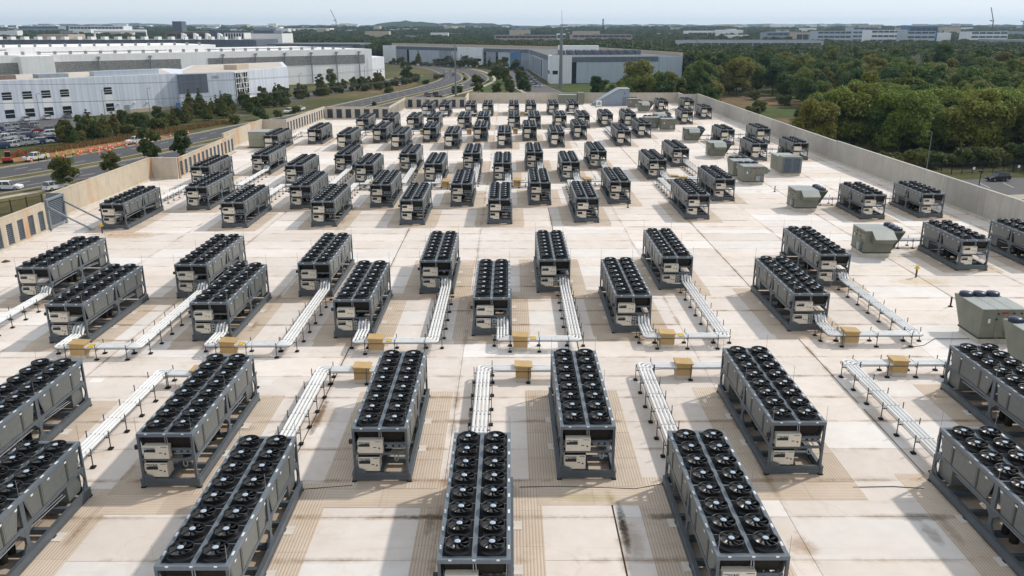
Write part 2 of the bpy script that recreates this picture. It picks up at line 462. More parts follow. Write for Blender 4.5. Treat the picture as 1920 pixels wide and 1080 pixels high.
def parapet(p0, p1, matname, h=2.7, louv=None, panel=6.0, zbase=12.0, th=0.28):
    p0 = Vector(p0); p1 = Vector(p1); d = p1-p0; L = d.length; a = math.atan2(d.y, d.x)
    mb = MB()
    mb.box(0.0, L, -0.14, -0.002, 0.0, 0.20)
    mb.box(0.0, L, -0.24, -0.141, 0.0, 0.07)
    run = new_obj('parapet_wall', mb.mesh('base_flashing', 'curb_cream'), bld, (p0.x, p0.y, zbase), a)
    if louv is None:
        n = max(1, round(L/panel)); w = L/n
        for k in range(n):
            q = MB(); q.box(0.008, w-0.008, 0, th, -0.3, h-0.08); q.box(-0.004+0.008, w-0.004, -0.03, th+0.03, h-0.079, h)
            new_obj('wall_panel', q.mesh('wall_panel', matname), run, (k*w, 0, 0))
    else:
        pitch, ow, oz0, oz1 = louv
        n = max(1, round(L/pitch)); w = L/n
        q = MB(); pw = (w-ow)/2
        q.box(0.004, pw, 0, th, -0.3, h-0.08); q.box(w-pw, w-0.004, 0, th, -0.3, h-0.08)
        q.box(pw, w-pw, 0, th, -0.3, oz0); q.box(pw, w-pw, 0, th, oz1, h-0.08)
        q.box(0.004, w-0.004, -0.03, th+0.03, h-0.079, h)
        pm = q.mesh('wall_panel', matname); lm = slat_louvre(ow-0.01, oz1-oz0-0.01, 0.2)
        for k in range(n):
            new_obj('wall_panel', pm, run, (k*w, 0, 0))
            new_obj('louvre', lm, run, (k*w+pw+0.005, 0.06, oz0+0.005))
    return run
LV = (1.68, 0.92, 0.30, 2.12)
parapet((-43.3, 20.0), (-43.3, 74.8), 'parapet_warm', 2.8, LV)
parapet((-45.2, 78.6), (-45.2, 103), 'parapet_warm', 2.75)
parapet((-45.2, 103.0), (-42.0, 103.0), 'parapet_cream', 2.7)
parapet((-41.9, 103.3), (-42.6, 127), 'parapet_warm', 2.6, (1.7, 0.95, 0.3, 2.1))
parapet((-44.3, 127.6), (-44.3, 148.5), 'parapet_warm', 2.7)
parapet((-44.3, 148.5), (-40.3, 148.5), 'parapet_cream', 2.6)
parapet((-40.1, 148.8), (-38.7, 174.3), 'parapet_cream', 2.6, (1.7, 0.95, 0.3, 2.1))
parapet((-38.7, 174.6), (-25.2, 174.6), 'parapet_cream', 2.5, (1.92, 1.2, 0.12, 2.05))
parapet((-25.2, 174.6), (-24.7, 198.4), 'parapet_cream', 2.5, (1.7, 0.95, 0.3, 2.1))
parapet((-24.7, 198.4), (-10.3, 198.4), 'parapet_cream', 2.5, (2.05, 1.1, 0.2, 2.05))
parapet((-10.3, 198.7), (-10.3, 212.2), 'parapet_cream', 2.6)
parapet((-10.3, 212.2), (42.6, 212.2), 'parapet_cream', 2.6, None, 7.5)
parapet((42.6, 212.2), (42.6, 206.5), 'parapet_grey', 2.7)
parapet((42.6, 206.2), (46.2, 206.2), 'parapet_grey', 2.7)
parapet((46.2, 206.2), (46.6, 117), 'parapet_grey', 2.85, None, 7.4)
parapet((46.6, 117), (48.0, 58), 'parapet_grey', 2.95, None, 7.4)
parapet((48.0, 58), (48.6, 10), 'parapet_grey', 2.95, None, 8.0)

# louvred steel screen in the gap of the left parapet, propped by two braces
sc_ = empty('louvred_screen', (-43.6, 75.4, 0.0))
tag(sc_, 'galvanised louvred screen propped by two braces at a gap in the left parapet', 'screen')
mb = MB()
for y in (0.0, 2.9): mb.box(0, 0.22, y, y+0.22, 0.0, 2.95)
mb.box(0.02, 0.20, 0.22, 2.9, 2.75, 2.93).box(0.02, 0.20, 0.22, 2.9, 0.22, 0.38)
mb.build('frame', 'galv', sc_)
lm = slat_louvre(2.66, 2.35, 0.16, 0.16)
o = new_obj('louvre', lm, sc_, (0.17, 0.23, 0.39)); o.rotation_euler = (0, 0, R(90))
for y in (0.1, 3.0):
    MB().beam((0.18, y, 2.2), (3.9, y+0.1, 0.08), 0.14, 0.14).build('brace', 'galv', sc_)
    MB().box(3.7, 4.15, y-0.12, y+0.32, 0.012, 0.075).build('brace_plate', 'galv', sc_)
mb = MB(); mb.box(-1.6, -0.25, 3.2, 3.45, -0.3, 2.95); mb.build('side_panel', 'galv', sc_)

# roof drains, hydrants, small posts
def drain(x, y, label):
    r = empty('roof_drain', (x, y, 0.0)); tag(r, label, 'drain', 'domed roof drains')
    MB().lathe([(0.0,0.16),(0.10,0.15),(0.17,0.10),(0.20,0.03),(0.20,0.006)], 10).build('dome', 'rust_brown', r)
    MB().lathe([(0.34,0.006),(0.33,0.03),(0.21,0.03),(0.20,0.008)], 12).build('flange', 'rust_brown', r)
drain(-41.3, 64.5, 'rusty domed roof drain nearest the camera by the left louvred parapet')
drain(-39.6, 72.3, 'rusty domed roof drain beside the foot of the screen braces')
drain(-41.2, 86.0, 'rusty domed roof drain behind the screen braces, near the rust-streaked wall')
drain(-40.6, 92.6, 'rusty domed roof drain left of the chillers near the wall corner')
drain(-41.8, 131.5, 'rusty domed roof drain in front of the beige cabinet')
def bib(x, y, label):
    r = empty('roof_hydrant', (x, y, 0.0)); tag(r, label, 'hydrant', 'yellow roof hydrants')
    MB().cyl((0,0,0.01), 0.07, 0.62, 10).build('post', 'stand_steel', r)
    MB().cyl((0,0,0.64), 0.10, 0.26, 10).cyl((-0.2,0,0.75), 0.05, 0.4, 8, axis='x').build('valve', 'yellow_paint', r)
    MB().cyl((0,0,0.91), 0.12, 0.05, 10).build('handwheel', 'yellow_paint', r)
bib(-38.0, 74.2, 'yellow-topped roof hydrant left of the shorter chiller near the brace')
bib(31.2, 59.9, 'yellow-topped roof hydrant standing alone on the right side of the roof')
for x, y, l in ((30.3, 53.0, 'short black post behind the olive air handler'), (31.0, 94.3, 'short black post in front of the louvred olive unit'),
                (12.6, 85.5, 'short black post in the open middle of the roof')):
    r = MB().cyl((0,0,0.008), 0.055, 0.62, 10).cyl((0,0,0.628), 0.075, 0.05, 10).cyl((0,0,0.004), 0.16, 0.03, 12).build('vent_post', 'rubber_black', None, (x, y, 0.0)); tag(r, l, 'post')

# loose cables lying on the roof
for pts, lab in (([(-12.3,29.6),(-10.6,29.95),(-9.0,29.7),(-7.6,29.9),(-6.6,30.05)], 'thin black cable on the roof left of the second row chillers'),
                 ([(0.4,29.9),(2.0,29.95),(3.9,29.85),(5.2,29.75),(6.3,30.1),(6.9,30.6)], 'thin black cable running before the fourth chiller of the second row'),
                 ([(14.3,29.85),(16.0,29.9),(17.2,29.75)], 'thin black cable on the bright slab left of the nearest right chiller'),
                 ([(23.4,45.3),(25.0,45.8),(26.2,46.9),(28.3,46.9)], 'thin black cable leading to the large olive air handler')):
    mb = MB(); mb.tube([(x, y, 0.022) for x, y in pts], 0.016, 5)
    tag(mb.build('roof_cable', 'rubber_black'), lab, 'cable')

rp = random.Random(31)
for k in range(46):
    y = 21.5+rp.random()**1.3*75; x = rp.uniform(-0.5, 0.5)*(y*1.15)
    if not (-42 < x < 45): continue
    w, d = rp.uniform(0.3, 1.3), rp.uniform(0.3, 1.1)
    MB().box(x, x+w, y, y+d, 12.0, 12.0042).build('roof_patch', rp.choice(['roof_white', 'roof_sheet', 'membrane_patch']), deck)
# ================================================================ chillers
W2 = 1.15
def fan_meshes(lod):
    """meshes of one fan, origin at the middle of its plate"""
    plate = MB()
    s = 0.458
    plate.bbox(-s, s, -s, s, 0.0, 0.035, 0.006)
    n = 28 if lod == 0 else 18
    ring = MB(); ring.smooth = True
    ring.lathe([(0.440,0.035),(0.415,0.06),(0.400,0.12),(0.395,0.235),(0.407,0.255),(0.398,0.266),(0.380,0.254),(0.374,0.12),(0.380,0.036)], n)
    hub = MB(); hub.smooth = True
    hub.lathe([(0.11,0.09),(0.11,0.245),(0.102,0.275)], 16 if lod == 0 else 12)
    cap = MB()
    cap.lathe([(0.102,0.2755),(0.08,0.292),(0.0001,0.298)], 16 if lod == 0 else 12)
    blades = MB(); blades.smooth = True
    nb = 8; seg = 5 if lod == 0 else 3
    for k in range(nb):
        a0 = 2*math.pi*k/nb
        vs = []
        for i in range(seg+1):
            t = i/seg; r = 0.10 + t*0.262
            sw = 0.25*t*t
            half = 0.27 + 0.08*math.sin(t*math.pi)
            for sg, z in ((-1, 0.232), (0, 0.218), (1, 0.160)):
                a = a0 + sw + sg*half*(1.0-0.15*t)
                vs.append((math.cos(a)*r, math.sin(a)*r, z - 0.01*t))
        fs = []
        for i in range(seg):
            for j in range(2):
                b = i*3+j; fs.append((b, b+1, b+4, b+3))
        blades.add(vs, fs)
    guard = MB()
    for k in range(4):
        a = math.pi/4 + k*math.pi/2
        guard.beam((math.cos(a)*0.11, math.sin(a)*0.11, 0.256), (math.cos(a)*0.40, math.sin(a)*0.40, 0.215), 0.018, 0.02)
    return plate, ring, hub, cap, blades, guard

def merged(mbs):
    r = MB()
    for i, m in enumerate(mbs):
        r.mat(i); sm = m.sm
        r.smooth = any(sm); r.add(m.v, m.f)
    return r

_pl, _ri, _hu, _ca, _bl, _gu = fan_meshes(0)
_ri.smooth = False; _ri.add(_gu.v, _gu.f)
FAN0 = [_pl.mesh('fan', 'fan_plate'), _ri.mesh('shroud', 'fan_black'), merged([_hu, _ca]).mesh('hub', ['fan_black', 'hub_white']),
        _bl.mesh('blades', 'blade_grey')]
_pl, _ri, _hu, _ca, _bl, _gu = fan_meshes(1)
FAN1 = merged([_pl, _ri, _hu, _ca, _bl]).mesh('fan', ['fan_plate', 'fan_black', 'fan_black', 'hub_white', 'blade_grey'])

def text_mesh(txt, size, mat):
    cu = bpy.data.curves.new('lettering', 'FONT'); cu.body = txt; cu.size = size; cu.extrude = 0.0015
    cu.align_x = 'LEFT'; cu.align_y = 'BOTTOM'
    o = bpy.data.objects.new('lettering', cu); COL.objects.link(o)
    dg = bpy.context.evaluated_depsgraph_get()
    me = bpy.data.meshes.new_from_object(o.evaluated_get(dg))
    COL.objects.unlink(o); bpy.data.objects.remove(o); bpy.data.curves.remove(cu)
    me.name = 'lettering'
    me.transform(Matrix.Rotation(R(90), 4, 'X'))
    me.materials.clear(); me.materials.append(M[mat])
    return me
LET = text_mesh('VERTIV', 0.12, 'letter_white')
_lo = MB()
for k in range(6):
    a = k*math.pi/3 + 0.3
    _lo.beam((math.cos(a)*0.018, 0, math.sin(a)*0.018), (math.cos(a)*0.05, 0, math.sin(a)*0.05), 0.004, 0.034)
EMBLEM = _lo.mesh('emblem', 'letter_white')

def rail_gusset(mb, y, z, dy, dz, x0, x1):
    mb.xprism([(y, z), (y+dy, z), (y, z+dz)] if dy*dz > 0 else [(y, z), (y, z+dz), (y+dy, z)], x0, x1)

def chiller_proto(nfan, L, front, lod):
    """16 or 12 fans; front: 'open' (piped at the back) or 'piped'"""
    P = Proto()
    T = 2.5
    # base: side rails, double end beams, cross members
    mb = MB()
    for s in (-1, 1):
        xa, xb = sorted((s*1.10, s*1.225))
        mb.box(xa, xb, -0.02, L+0.02, 0.10, 0.40)
        mb.box(xa-0.02, xb+0.02, -0.025, L+0.025, 0.40, 0.425); mb.box(xa-0.025, xb+0.025, -0.025, L+0.025, 0.075, 0.10)
    for y in (0.0, L-0.12):
        mb.box(-1.098, 1.098, y, y+0.12, 0.10, 0.26); mb.box(-1.098, 1.098, y+0.015, y+0.105, 0.262, 0.44)
    P.part('base_frame', mb, 'steel_grey')
    nx = 5 if nfan == 16 else 4
    cm = MB().box(-1.097, 1.097, -0.09, 0.09, 0.14, 0.36).mesh('cross_member', 'steel_grey')
    for k in range(nx): P.part('cross_member', cm, None, loc=(0, (k+1)*L/(nx+1), 0))
    if front == 'open':
        P.part('floor_beam', MB().box(-0.12, 0.08, 0.13, L*0.30, 0.36, 0.50), 'steel_grey')
    # feet
    ft = MB(); ft.cyl((0,0,0.02), 0.045, 0.07, 8).box(-0.10, 0.10, -0.10, 0.10, 0.0, 0.03)
    ftm = ft.mesh('foot', 'rubber_black')
    pd = MB().box(-0.22, 0.30, -0.28, 0.28, 0.003, 0.010); pdm = pd.mesh('foot_pad', 'membrane_patch')
    for s in (-1, 1):
        for y in (0.06, L*0.34, L*0.66, L-0.06):
            P.part('foot', ftm, None, [('foot_pad', pdm, (0.12*s, 0, 0), 0)] if lod == 0 and 0.1 < y < L-0.1 else [], loc=(s*1.16, y, 0.016))
    # posts
    pm = MB().box(-0.05, 0.05, -0.05, 0.05, 0.426, T-0.14).mesh('corner_post', 'steel_grey')
    for s in (-1, 1):
        for y in (0.05, L-0.05): P.part('corner_post', pm, None, loc=(s*1.095, y, 0))
    halves = [(0.1, L/2-0.12), (L/2+0.12, L-0.1)]
    cp = MB(); cp.box(-0.045, 0.045, -0.12, 0.12, 1.42, T-0.14); cp.box(-0.045, 0.045, -0.10, 0.10, 0.426, 1.28)
    cp.xprism([(-0.10, 1.28), (-0.42, 1.28), (-0.10, 0.98)], -0.04, 0.04); cp.xprism([(0.10, 1.28), (0.10, 0.98), (0.42, 1.28)], -0.04, 0.04)
    cp.xprism([(-0.10, 0.426), (-0.10, 0.72), (-0.34, 0.426)], -0.04, 0.04); cp.xprism([(0.10, 0.426), (0.34, 0.426), (0.10, 0.72)], -0.04, 0.04)
    cpm = cp.mesh('centre_post', 'steel_grey')
    for s in (-1, 1): P.part('centre_post', cpm, None, loc=(s*1.10, L/2, 0))
    # mid rails, with gussets at the corner posts
    mr = MB(); mr.box(-0.04, 0.04, 0.10, L-0.10, 1.281, 1.419)
    mr.xprism([(0.10, 1.281), (0.10, 0.90), (0.34, 1.281)], -0.035, 0.035); mr.xprism([(L-0.10, 1.281), (L-0.34, 1.281), (L-0.10, 0.90)], -0.035, 0.035)
    mr.xprism([(0.10, 0.427), (0.34, 0.427), (0.10, 0.80)], -0.035, 0.035); mr.xprism([(L-0.10, 0.427), (L-0.10, 0.80), (L-0.34, 0.427)], -0.035, 0.035)
    mrm = mr.mesh('side_rail', 'steel_grey')
    for s in (-1, 1): P.part('side_rail', mrm, None, loc=(s*1.095, 0, 0))
    er = MB(); er.box(-1.045, 1.045, -0.035, 0.035, 1.27, 1.38); er.box(-1.045, 1.045, 0.12, 0.18, 1.66, 1.77)
    erm = er.mesh('end_rail', 'steel_grey')
    P.part('end_rail', erm, None, loc=(0, 0.05, 0)); P.part('end_rail', erm, None, loc=(0, L-0.05, 0), rotz=math.pi)
    # fan deck
    rows = nfan//2
    mod = (L-0.34)/rows
    dk = MB()
    dk.box(-1.15, 1.15, 0, 0.12, T-0.14, T); dk.box(-1.15, 1.15, L-0.12, L, T-0.14, T)
    for s in (-1, 1):
        xa, xb = sorted((s*1.01, s*1.15)); dk.box(xa, xb, 0.12, L-0.12, T-0.14, T)
    dk.box(-0.078, 0.078, 0.12, L-0.12, T-0.06, T+0.004)
    for k in range(rows+1):
        y = 0.17+k*mod; w = 0.045 if k == rows//2 else 0.014
        for xa, xb in ((-1.01, -0.078), (0.078, 1.01)): dk.box(xa, xb, y-w, y+w, T-0.05, T-0.002)
    dk.box(-1.01, 1.01, 0.12, L-0.12, T-0.12, T-0.06)
    P.part('fan_deck', dk, 'deck_grey')
    fz = T - 0.045
    for k in range(rows):
        for s in (-1, 1):
            l = (s*0.548, 0.17+(k+0.5)*mod, fz)
            if lod == 0:
                turn = 0.0
                P.part('fan', FAN0[0], None, [('shroud', FAN0[1], (0,0,0), 0), ('hub', FAN0[2], (0,0,0), 0), ('blades', FAN0[3], (0,0,0), (k*1.3+s*0.7))], loc=l)
            else:
                P.part('fan', FAN1, None, loc=l)
    # stickers along the deck edge and short air terminals
    st = MB()
    for s in (-1, 1):
        for k in range(rows):
            y = 0.17+(k+0.5)*mod
            st.box(s*1.085-0.035, s*1.085+0.035, y-0.11, y+0.11, T, T+0.004)
    for x in (-0.75, 0.0, 0.75): st.box(x-0.05, x+0.05, -0.004, 0.02, T-0.04, T+0.003)
    for s in (-1, 1):
        for h0, h1 in halves:
            for q in (0.14, 0.42, 0.72, 0.95):
                y = h0+(h1-h0)*q
                xa, xb = sorted((s*1.128, s*1.134)); st.box(xa, xb, y-0.07, y+0.07, 2.20, 2.27)
    P.part('stickers', st, 'sticker_white', kind='stuff')
    rd = MB().cyl((0,0,0), 0.008, 0.75, 5).mesh('air_terminal', 'pipe_metal')
    for s in (-1, 1):
        for y in (0.03, L*0.5, L-0.03): P.part('air_terminal', rd, None, loc=(s*1.12, y, T))
    # side panels
    def trap(w, top_in0, bot_in0, top_in1, bot_in1):
        z0, z1 = 1.44, 2.34
        t = MB(); t.xprism([(bot_in0, z0), (w-bot_in1, z0), (w-top_in1, z1), (top_in0, z1)], -0.012, 0.012)
        t.xprism([(bot_in0+0.08, z0+0.07), (w-bot_in1-0.08, z0+0.07), (w-top_in1-0.07, z1-0.06), (top_in0+0.07, z1-0.06)], -0.02, 0.02)
        return t
    hl = halves[0][1]-halves[0][0]
    if nfan == 16:
        w1 = hl*0.26; w2 = hl*0.42; g = (hl-2*w1-w2)/2
        pa = trap(w1, 0.05, 0.36, 0.0, 0.0).mesh('side_panel', 'panel_grey')
        pb = trap(w2, 0, 0, 0, 0).mesh('side_panel', 'panel_grey')
        pc = trap(w1, 0.0, 0.0, 0.05, 0.36).mesh('side_panel', 'panel_grey')
        sf = MB().box(-0.03, 0.03, 0.01, g-0.01, 1.42, 2.36).mesh('stiffener', 'olive_dark')
        for s in (-1, 1):
            for h0, h1 in halves:
                P.part('side_panel', pa, None, loc=(s*1.105, h0, 0)); P.part('side_panel', pb, None, loc=(s*1.105, h0+w1+g, 0))
                P.part('side_panel', pc, None, loc=(s*1.105, h0+w1+g+w2+g, 0))
                P.part('stiffener', sf, None, loc=(s*1.10, h0+w1, 0)); P.part('stiffener', sf, None, loc=(s*1.10, h0+w1+g+w2, 0))
    else:
        pa = trap(hl-0.16, 0.0, 0.30, 0.0, 0.30).mesh('side_panel', 'panel_grey')
        for s in (-1, 1):
            for h0, h1 in halves: P.part('side_panel', pa, None, loc=(s*1.105, h0+0.08, 0))
    # coils: dark V blocks under the deck, with split sloping ends
    nb = 4 if nfan == 16 else 3
    cl = L/nb
    for k in range(nb):
        c = MB(); ya, yb = k*cl+0.10, (k+1)*cl-0.10
        if k == 0: ya = 0.13
        if k == nb-1: yb = L-0.13
        c.xprism([(ya, 2.37), (yb, 2.37), ((ya+yb)/2+0.30, 1.48), ((ya+yb)/2-0.30, 1.48)][::-1], -1.0, 1.0)
        P.part('coil', c, 'coil_black')
    ep = MB()
    for s in (-1, 1):
        xa, xb, xc, xd = s*0.03, s*1.0, s*0.88, s*0.05
        pts = [(xa, 2.36), (xb, 2.36), (xc, 1.78), (xd, 1.78)]
        vs = [(x, 0.16 + (2.36-z)*0.25, z) for x, z in pts]
        vs += [(x, y+0.03, z) for x, y, z in vs]
        ep.add(vs, [(0,1,2,3),(7,6,5,4),(0,4,5,1),(1,5,6,2),(2,6,7,3),(3,7,4,0)] if s < 0 else [(3,2,1,0),(4,5,6,7),(1,5,4,0),(2,6,5,1),(3,7,6,2),(0,4,7,3)])
    epm = ep.mesh('coil_end', 'coil_black')
    P.part('coil_end', epm, None, loc=(0, 0, 0)); P.part('coil_end', epm, None, loc=(0, L, 0), rotz=math.pi)
    P.part('header_pipe', MB().tube([(-0.03,0.10,2.36),(-0.02,0.10,1.75)], 0.018, 6).tube([(0.04,0.10,2.36),(0.09,0.10,1.75)], 0.018, 6), 'pipe_metal')
    # control boxes with name plates
    def cbox(x0, x1, z0, z1, y0, dep):
        b = MB(); b.bbox(0, x1-x0, 0, dep, 0, z1-z0, 0.012)
        w = x1-x0; h = z1-z0; subs = []
        if lod <= 1:
            pl = MB().box(0.03, 0.50, -0.006, 0.0, h*0.52, h-0.06).mesh('name_plate', 'plate_black')
            subs.append(('name_plate', pl, (0,0,0), 0))
        if lod == 0:
            subs.append(('lettering', LET, (0.13, -0.0085, h*0.52+(h*0.48-0.06)*0.52), 0))
            subs.append(('emblem', EMBLEM, (0.083, -0.0085, h*0.52+(h*0.48-0.06)*0.72), 0))
        bt = MB(); bt.box(w*0.62, w*0.74, -0.012, 0, h*0.44, h*0.49); bt.cyl((w*0.86, -0.02, h*0.40), 0.035, 0.02, 8, axis='y'); bt.box(w*0.70, w*0.95, -0.010, 0, h*0.90, h*0.93)
        subs.append(('switch_panel', bt.mesh('switch_panel', 'plate_black'), (0,0,0), 0))
        P.part('control_box', b, 'box_cream', subs, loc=(x0, y0, z0))
    cbox(-0.92, 0.12, 1.40, 1.97, -0.06, 0.32)
    cbox(-0.95, -0.06, 0.52, 1.16, 0.02, 0.60)
    P.part('box_hood', MB().box(-0.95, -0.06, 0.04, 0.62, 1.162, 1.20), 'coil_black')
    P.part('shelf', MB().xprism([(-0.03, 0.44), (0.10, 0.44), (0.10, 0.52), (-0.03, 0.52)], -1.04, -0.62).add([(-1.04,-0.03,0.52),(-0.62,-0.03,0.52),(-0.70,-0.03,0.60),(-1.04,-0.03,0.72)], [(0,1,2,3)]), 'steel_grey')
    P.part('isolator', MB().bbox(-1.30, -1.16, 0.02, 0.16, 1.78, 1.96, 0.01), 'plate_black')
    if front == 'open':
        P.part('u_bend', MB().tube([(0.55,0.22,1.15)]+[(0.63+0.08*math.cos(a), 0.22, 0.98-0.08*math.sin(a)) for a in [math.pi*k/8 for k in range(8, -1, -1)]][1:] + [(0.71,0.22,1.15)], 0.026, 7), 'pipe_metal')
        P.part('valve_rack', MB().box(0.18, 1.0, 0.25, 0.5, 1.45, 1.5).box(0.25, 0.45, 0.3, 0.5, 1.5, 1.62).box(0.55, 0.7, 0.3, 0.5, 1.5, 1.66).box(0.8, 0.95, 0.3, 0.5, 1.5, 1.6), 'util_grey')
    else:
        for z0 in (0.52, 0.86):
            P.part('disconnect_box', MB().bbox(0.0, 0.25, 0.04, 0.26, z0, z0+0.28, 0.01), 'util_grey', [('handle', MB().box(0.10, 0.15, 0.015, 0.04, z0+0.1, z0+0.2).mesh('handle', 'plate_black'), (0,0,0), 0)])
        mf = MB()
        for k in range(6):
            x = 0.36+k*0.11; mf.tube([(x, 0.30, 1.22), (x+0.02, 0.28, 0.95), (x+0.03, 0.10, 0.80)], 0.02, 6)
        mf.box(0.30, 0.98, 0.30, 0.45, 1.05, 1.2)
        P.part('manifold', mf, 'pipe_metal')
    # lower works: refrigerant lines along the side, receivers and a cabinet at the other end
    lp = MB()
    for k in range(5):
        x = (-0.98, -0.86, 0.80, 0.90, 0.99)[k]
        lp.tube([(x, 0.7, 1.12-0.06*k % 0.2), (x, L*0.5, 1.10-0.05*(k % 3)), (x*0.95, L-1.3, 1.02-0.05*k)], 0.022, 6)
    P.part('refrigerant_line', lp, 'pipe_metal')
    for s in (-1, 1):
        P.part('receiver', MB().cyl((s*0.55, L*0.42, 0.37), 0.17, 0.72, 12).cyl((s*0.55, L*0.42+0.55, 0.37), 0.14, 0.6, 10), 'coil_black')
    P.part('tank', MB().cyl((0.0, L*0.22, 0.58), 0.19, L*0.36, 12, axis='y'), 'coil_black')
    P.part('rear_cabinet', MB().bbox(-0.98, 0.98, L-1.15, L-0.14, 0.45, 1.22, 0.015), 'panel_grey')
    return P

PR = {}
def get_proto(nfan, front, lod):
    k = (nfan, front, lod)
    if k not in PR: PR[k] = chiller_proto(nfan, 8.4 if nfan == 16 else 6.35, front, lod)
    return PR[k]

# rows from the camera outwards: name, front type, list of (centre x, front y)
ROWS = [
 ('open', [(-18.35,20.9),(-9.80,21.3),(-1.12,21.6),(7.63,21.75),(18.95,22.0)]),
 ('open', [(-22.45,29.3),(-14.10,29.9),(-5.40,30.35),(3.25,30.5),(12.15,30.85),(24.10,31.2)]),
 ('piped', [(-26.70,46.3),(-18.15,46.6),(-9.62,47.1),(-1.12,47.45),(7.66,47.9),(18.80,48.2)]),
 ('piped', [(-33.00,54.2),(-22.33,54.9),(-13.80,55.25),(-5.27,55.85),(3.20,56.1),(12.12,56.8),(23.80,57.45)]),
 ('open', [(-37.50,75.7),(-26.34,76.3),(-17.90,76.8),(-9.48,77.5),(-0.97,77.8),(7.57,78.4),(18.74,79.8)]),
 ('open', [(-32.70,84.3),(-21.97,84.7),(-13.65,85.5),(-5.13,86.0),(3.27,86.7),(11.95,87.4),(23.63,88.8)]),
 ('piped', [(-37.05,97.4),(-25.99,98.2),(-17.66,98.8),(-9.32,99.5),(-0.88,100.1),(7.56,100.9),(18.60,102.4)]),
 ('piped', [(-32.47,106.5),(-21.74,106.8),(-13.40,107.7),(-5.04,108.3),(3.33,109.2),(11.93,110.2),(23.48,112.2)]),
 ('open', [(-36.9,127.2),(-25.80,128.4),(-17.43,128.7),(-9.14,129.4),(-0.81,130.4),(7.63,131.4),(18.46,133.0)]),
 ('open', [(-31.97,135.2),(-21.55,136.8),(-13.35,137.6),(-4.95,138.3),(3.42,139.2),(12.03,140.7),(23.40,143.2)]),
 ('piped', [(-26.90,151.3),(-22.40,153.2),(-17.95,153.7),(-14.26,154.2),(-8.60,154.8),(-4.97,155.4),(0.83,156.0),(4.75,156.4),(9.65,156.9),(14.10,157.6),(18.80,159.9),(23.30,160.1)]),
 ('open', [(-17.83,179.5),(-14.12,180.0),(-8.53,180.4),(-4.80,180.9),(0.92,181.5),(4.70,181.8),(9.64,182.6),(14.10,183.9)]),
]
SIDE = [(36.45,61.7),(42.6,62.3),(36.28,79.8),(42.40,80.4),(35.85,117.5),(41.95,118.1),(35.55,134.3),(41.85,135.8),(35.2,164.4),(41.2,173.8),(35.0,189.7),(41.25,191.6)]
ORD = ['first','second','third','fourth','fifth','sixth','seventh','eighth','ninth','tenth','eleventh','twelfth']
UNITS = []       # every chiller: (x, y, nfan, front, row)
for ri, (front, lst) in enumerate(ROWS):
    for ci, (x, y) in enumerate(lst):
        lod = 0 if ri < 4 else (1 if ri < 8 else 2)
        o = get_proto(16, front, lod).spawn('chiller', (x, y, 0.0))
        where = 'row nearest the camera' if ri == 0 else ('row farthest from the camera' if ri == 11 else '%s row from the camera' % ORD[ri])
        if ci == 0: pos = 'leftmost'
        elif ci == len(lst)-1: pos = 'rightmost'
        else: pos = ORD[ci] + ' from left'
        tag(o, 'grey sixteen-fan rooftop chiller, %s in the %s' % (pos, where), 'chiller', 'sixteen-fan chillers in rows on the roof')
        UNITS.append((x, y, 16, front, ri))
for k, (x, y) in enumerate(SIDE):
    lod = 0 if k < 4 else 2
    o = get_proto(12, 'open', lod).spawn('chiller', (x, y, 0.0))
    side = 'inner' if k % 2 == 0 else 'outer'
    tag(o, 'shorter twelve-fan chiller by the right parapet, %s one of the %s pair from the camera' % (side, ORD[k//2]), 'chiller', 'twelve-fan chillers along the right parapet')
    UNITS.append((x, y, 12, 'side', 20+k))

# walkway pads round the chillers, the near ones each an object of its own
pads = []
for ui, (x, y, nf, fr, ri) in enumerate(UNITS):
    zi = 0.003*(ui % 2) + 0.0065*(ri % 2)
    L = 8.4 if nf == 16 else 6.35
    n = 4; st = (L+1.1)/n
    for k in range(n):
        y0, y1 = y-0.55+k*st, y-0.55+(k+1)*st
        pads.append((x-2.45, x-1.02, y0, y1, 1, zi)); pads.append((x+1.02, x+2.40, y0, y1, 1, zi))
    pads.append((x-1.01, x+1.01, y-0.55, y+L+0.55, 0, zi))
    if ri in (0, 1): pads.append((x-2.1, x+0.15, y-1.95, y-0.56, 2, zi)); pads.append((x+0.16, x+2.4, y-1.95, y-0.56, 2, zi))
    elif ri != 20: pads.append((x-2.3, x+2.3, y-1.35, y-0.56, 0, zi))
rr = random.Random(11)
pads.sort(key=lambda p: p[2])
mats = ['pad_tan', 'pad_rib_y', 'pad_rib_x']
rest = MB(); cnt = 0
for p in pads:
    x0, x1, y0, y1, k, zi = p
    if y1 > 20 and abs((x0+x1)/2) < 3+0.66*y1 and cnt < 290:
        cnt += 1
        MB().box(x0, x1, y0+0.012, y1-0.012, 12.0, 12.006+0.001*k+zi).build('walkway_pad', mats[k], deck)
    else:
        rest.mat(k); rest.box(x0, x1, y0+0.012, y1-0.012, 12.0, 12.006+0.001*k+zi)
o = rest.build('walkway_pads', mats, deck); o['kind'] = 'stuff'
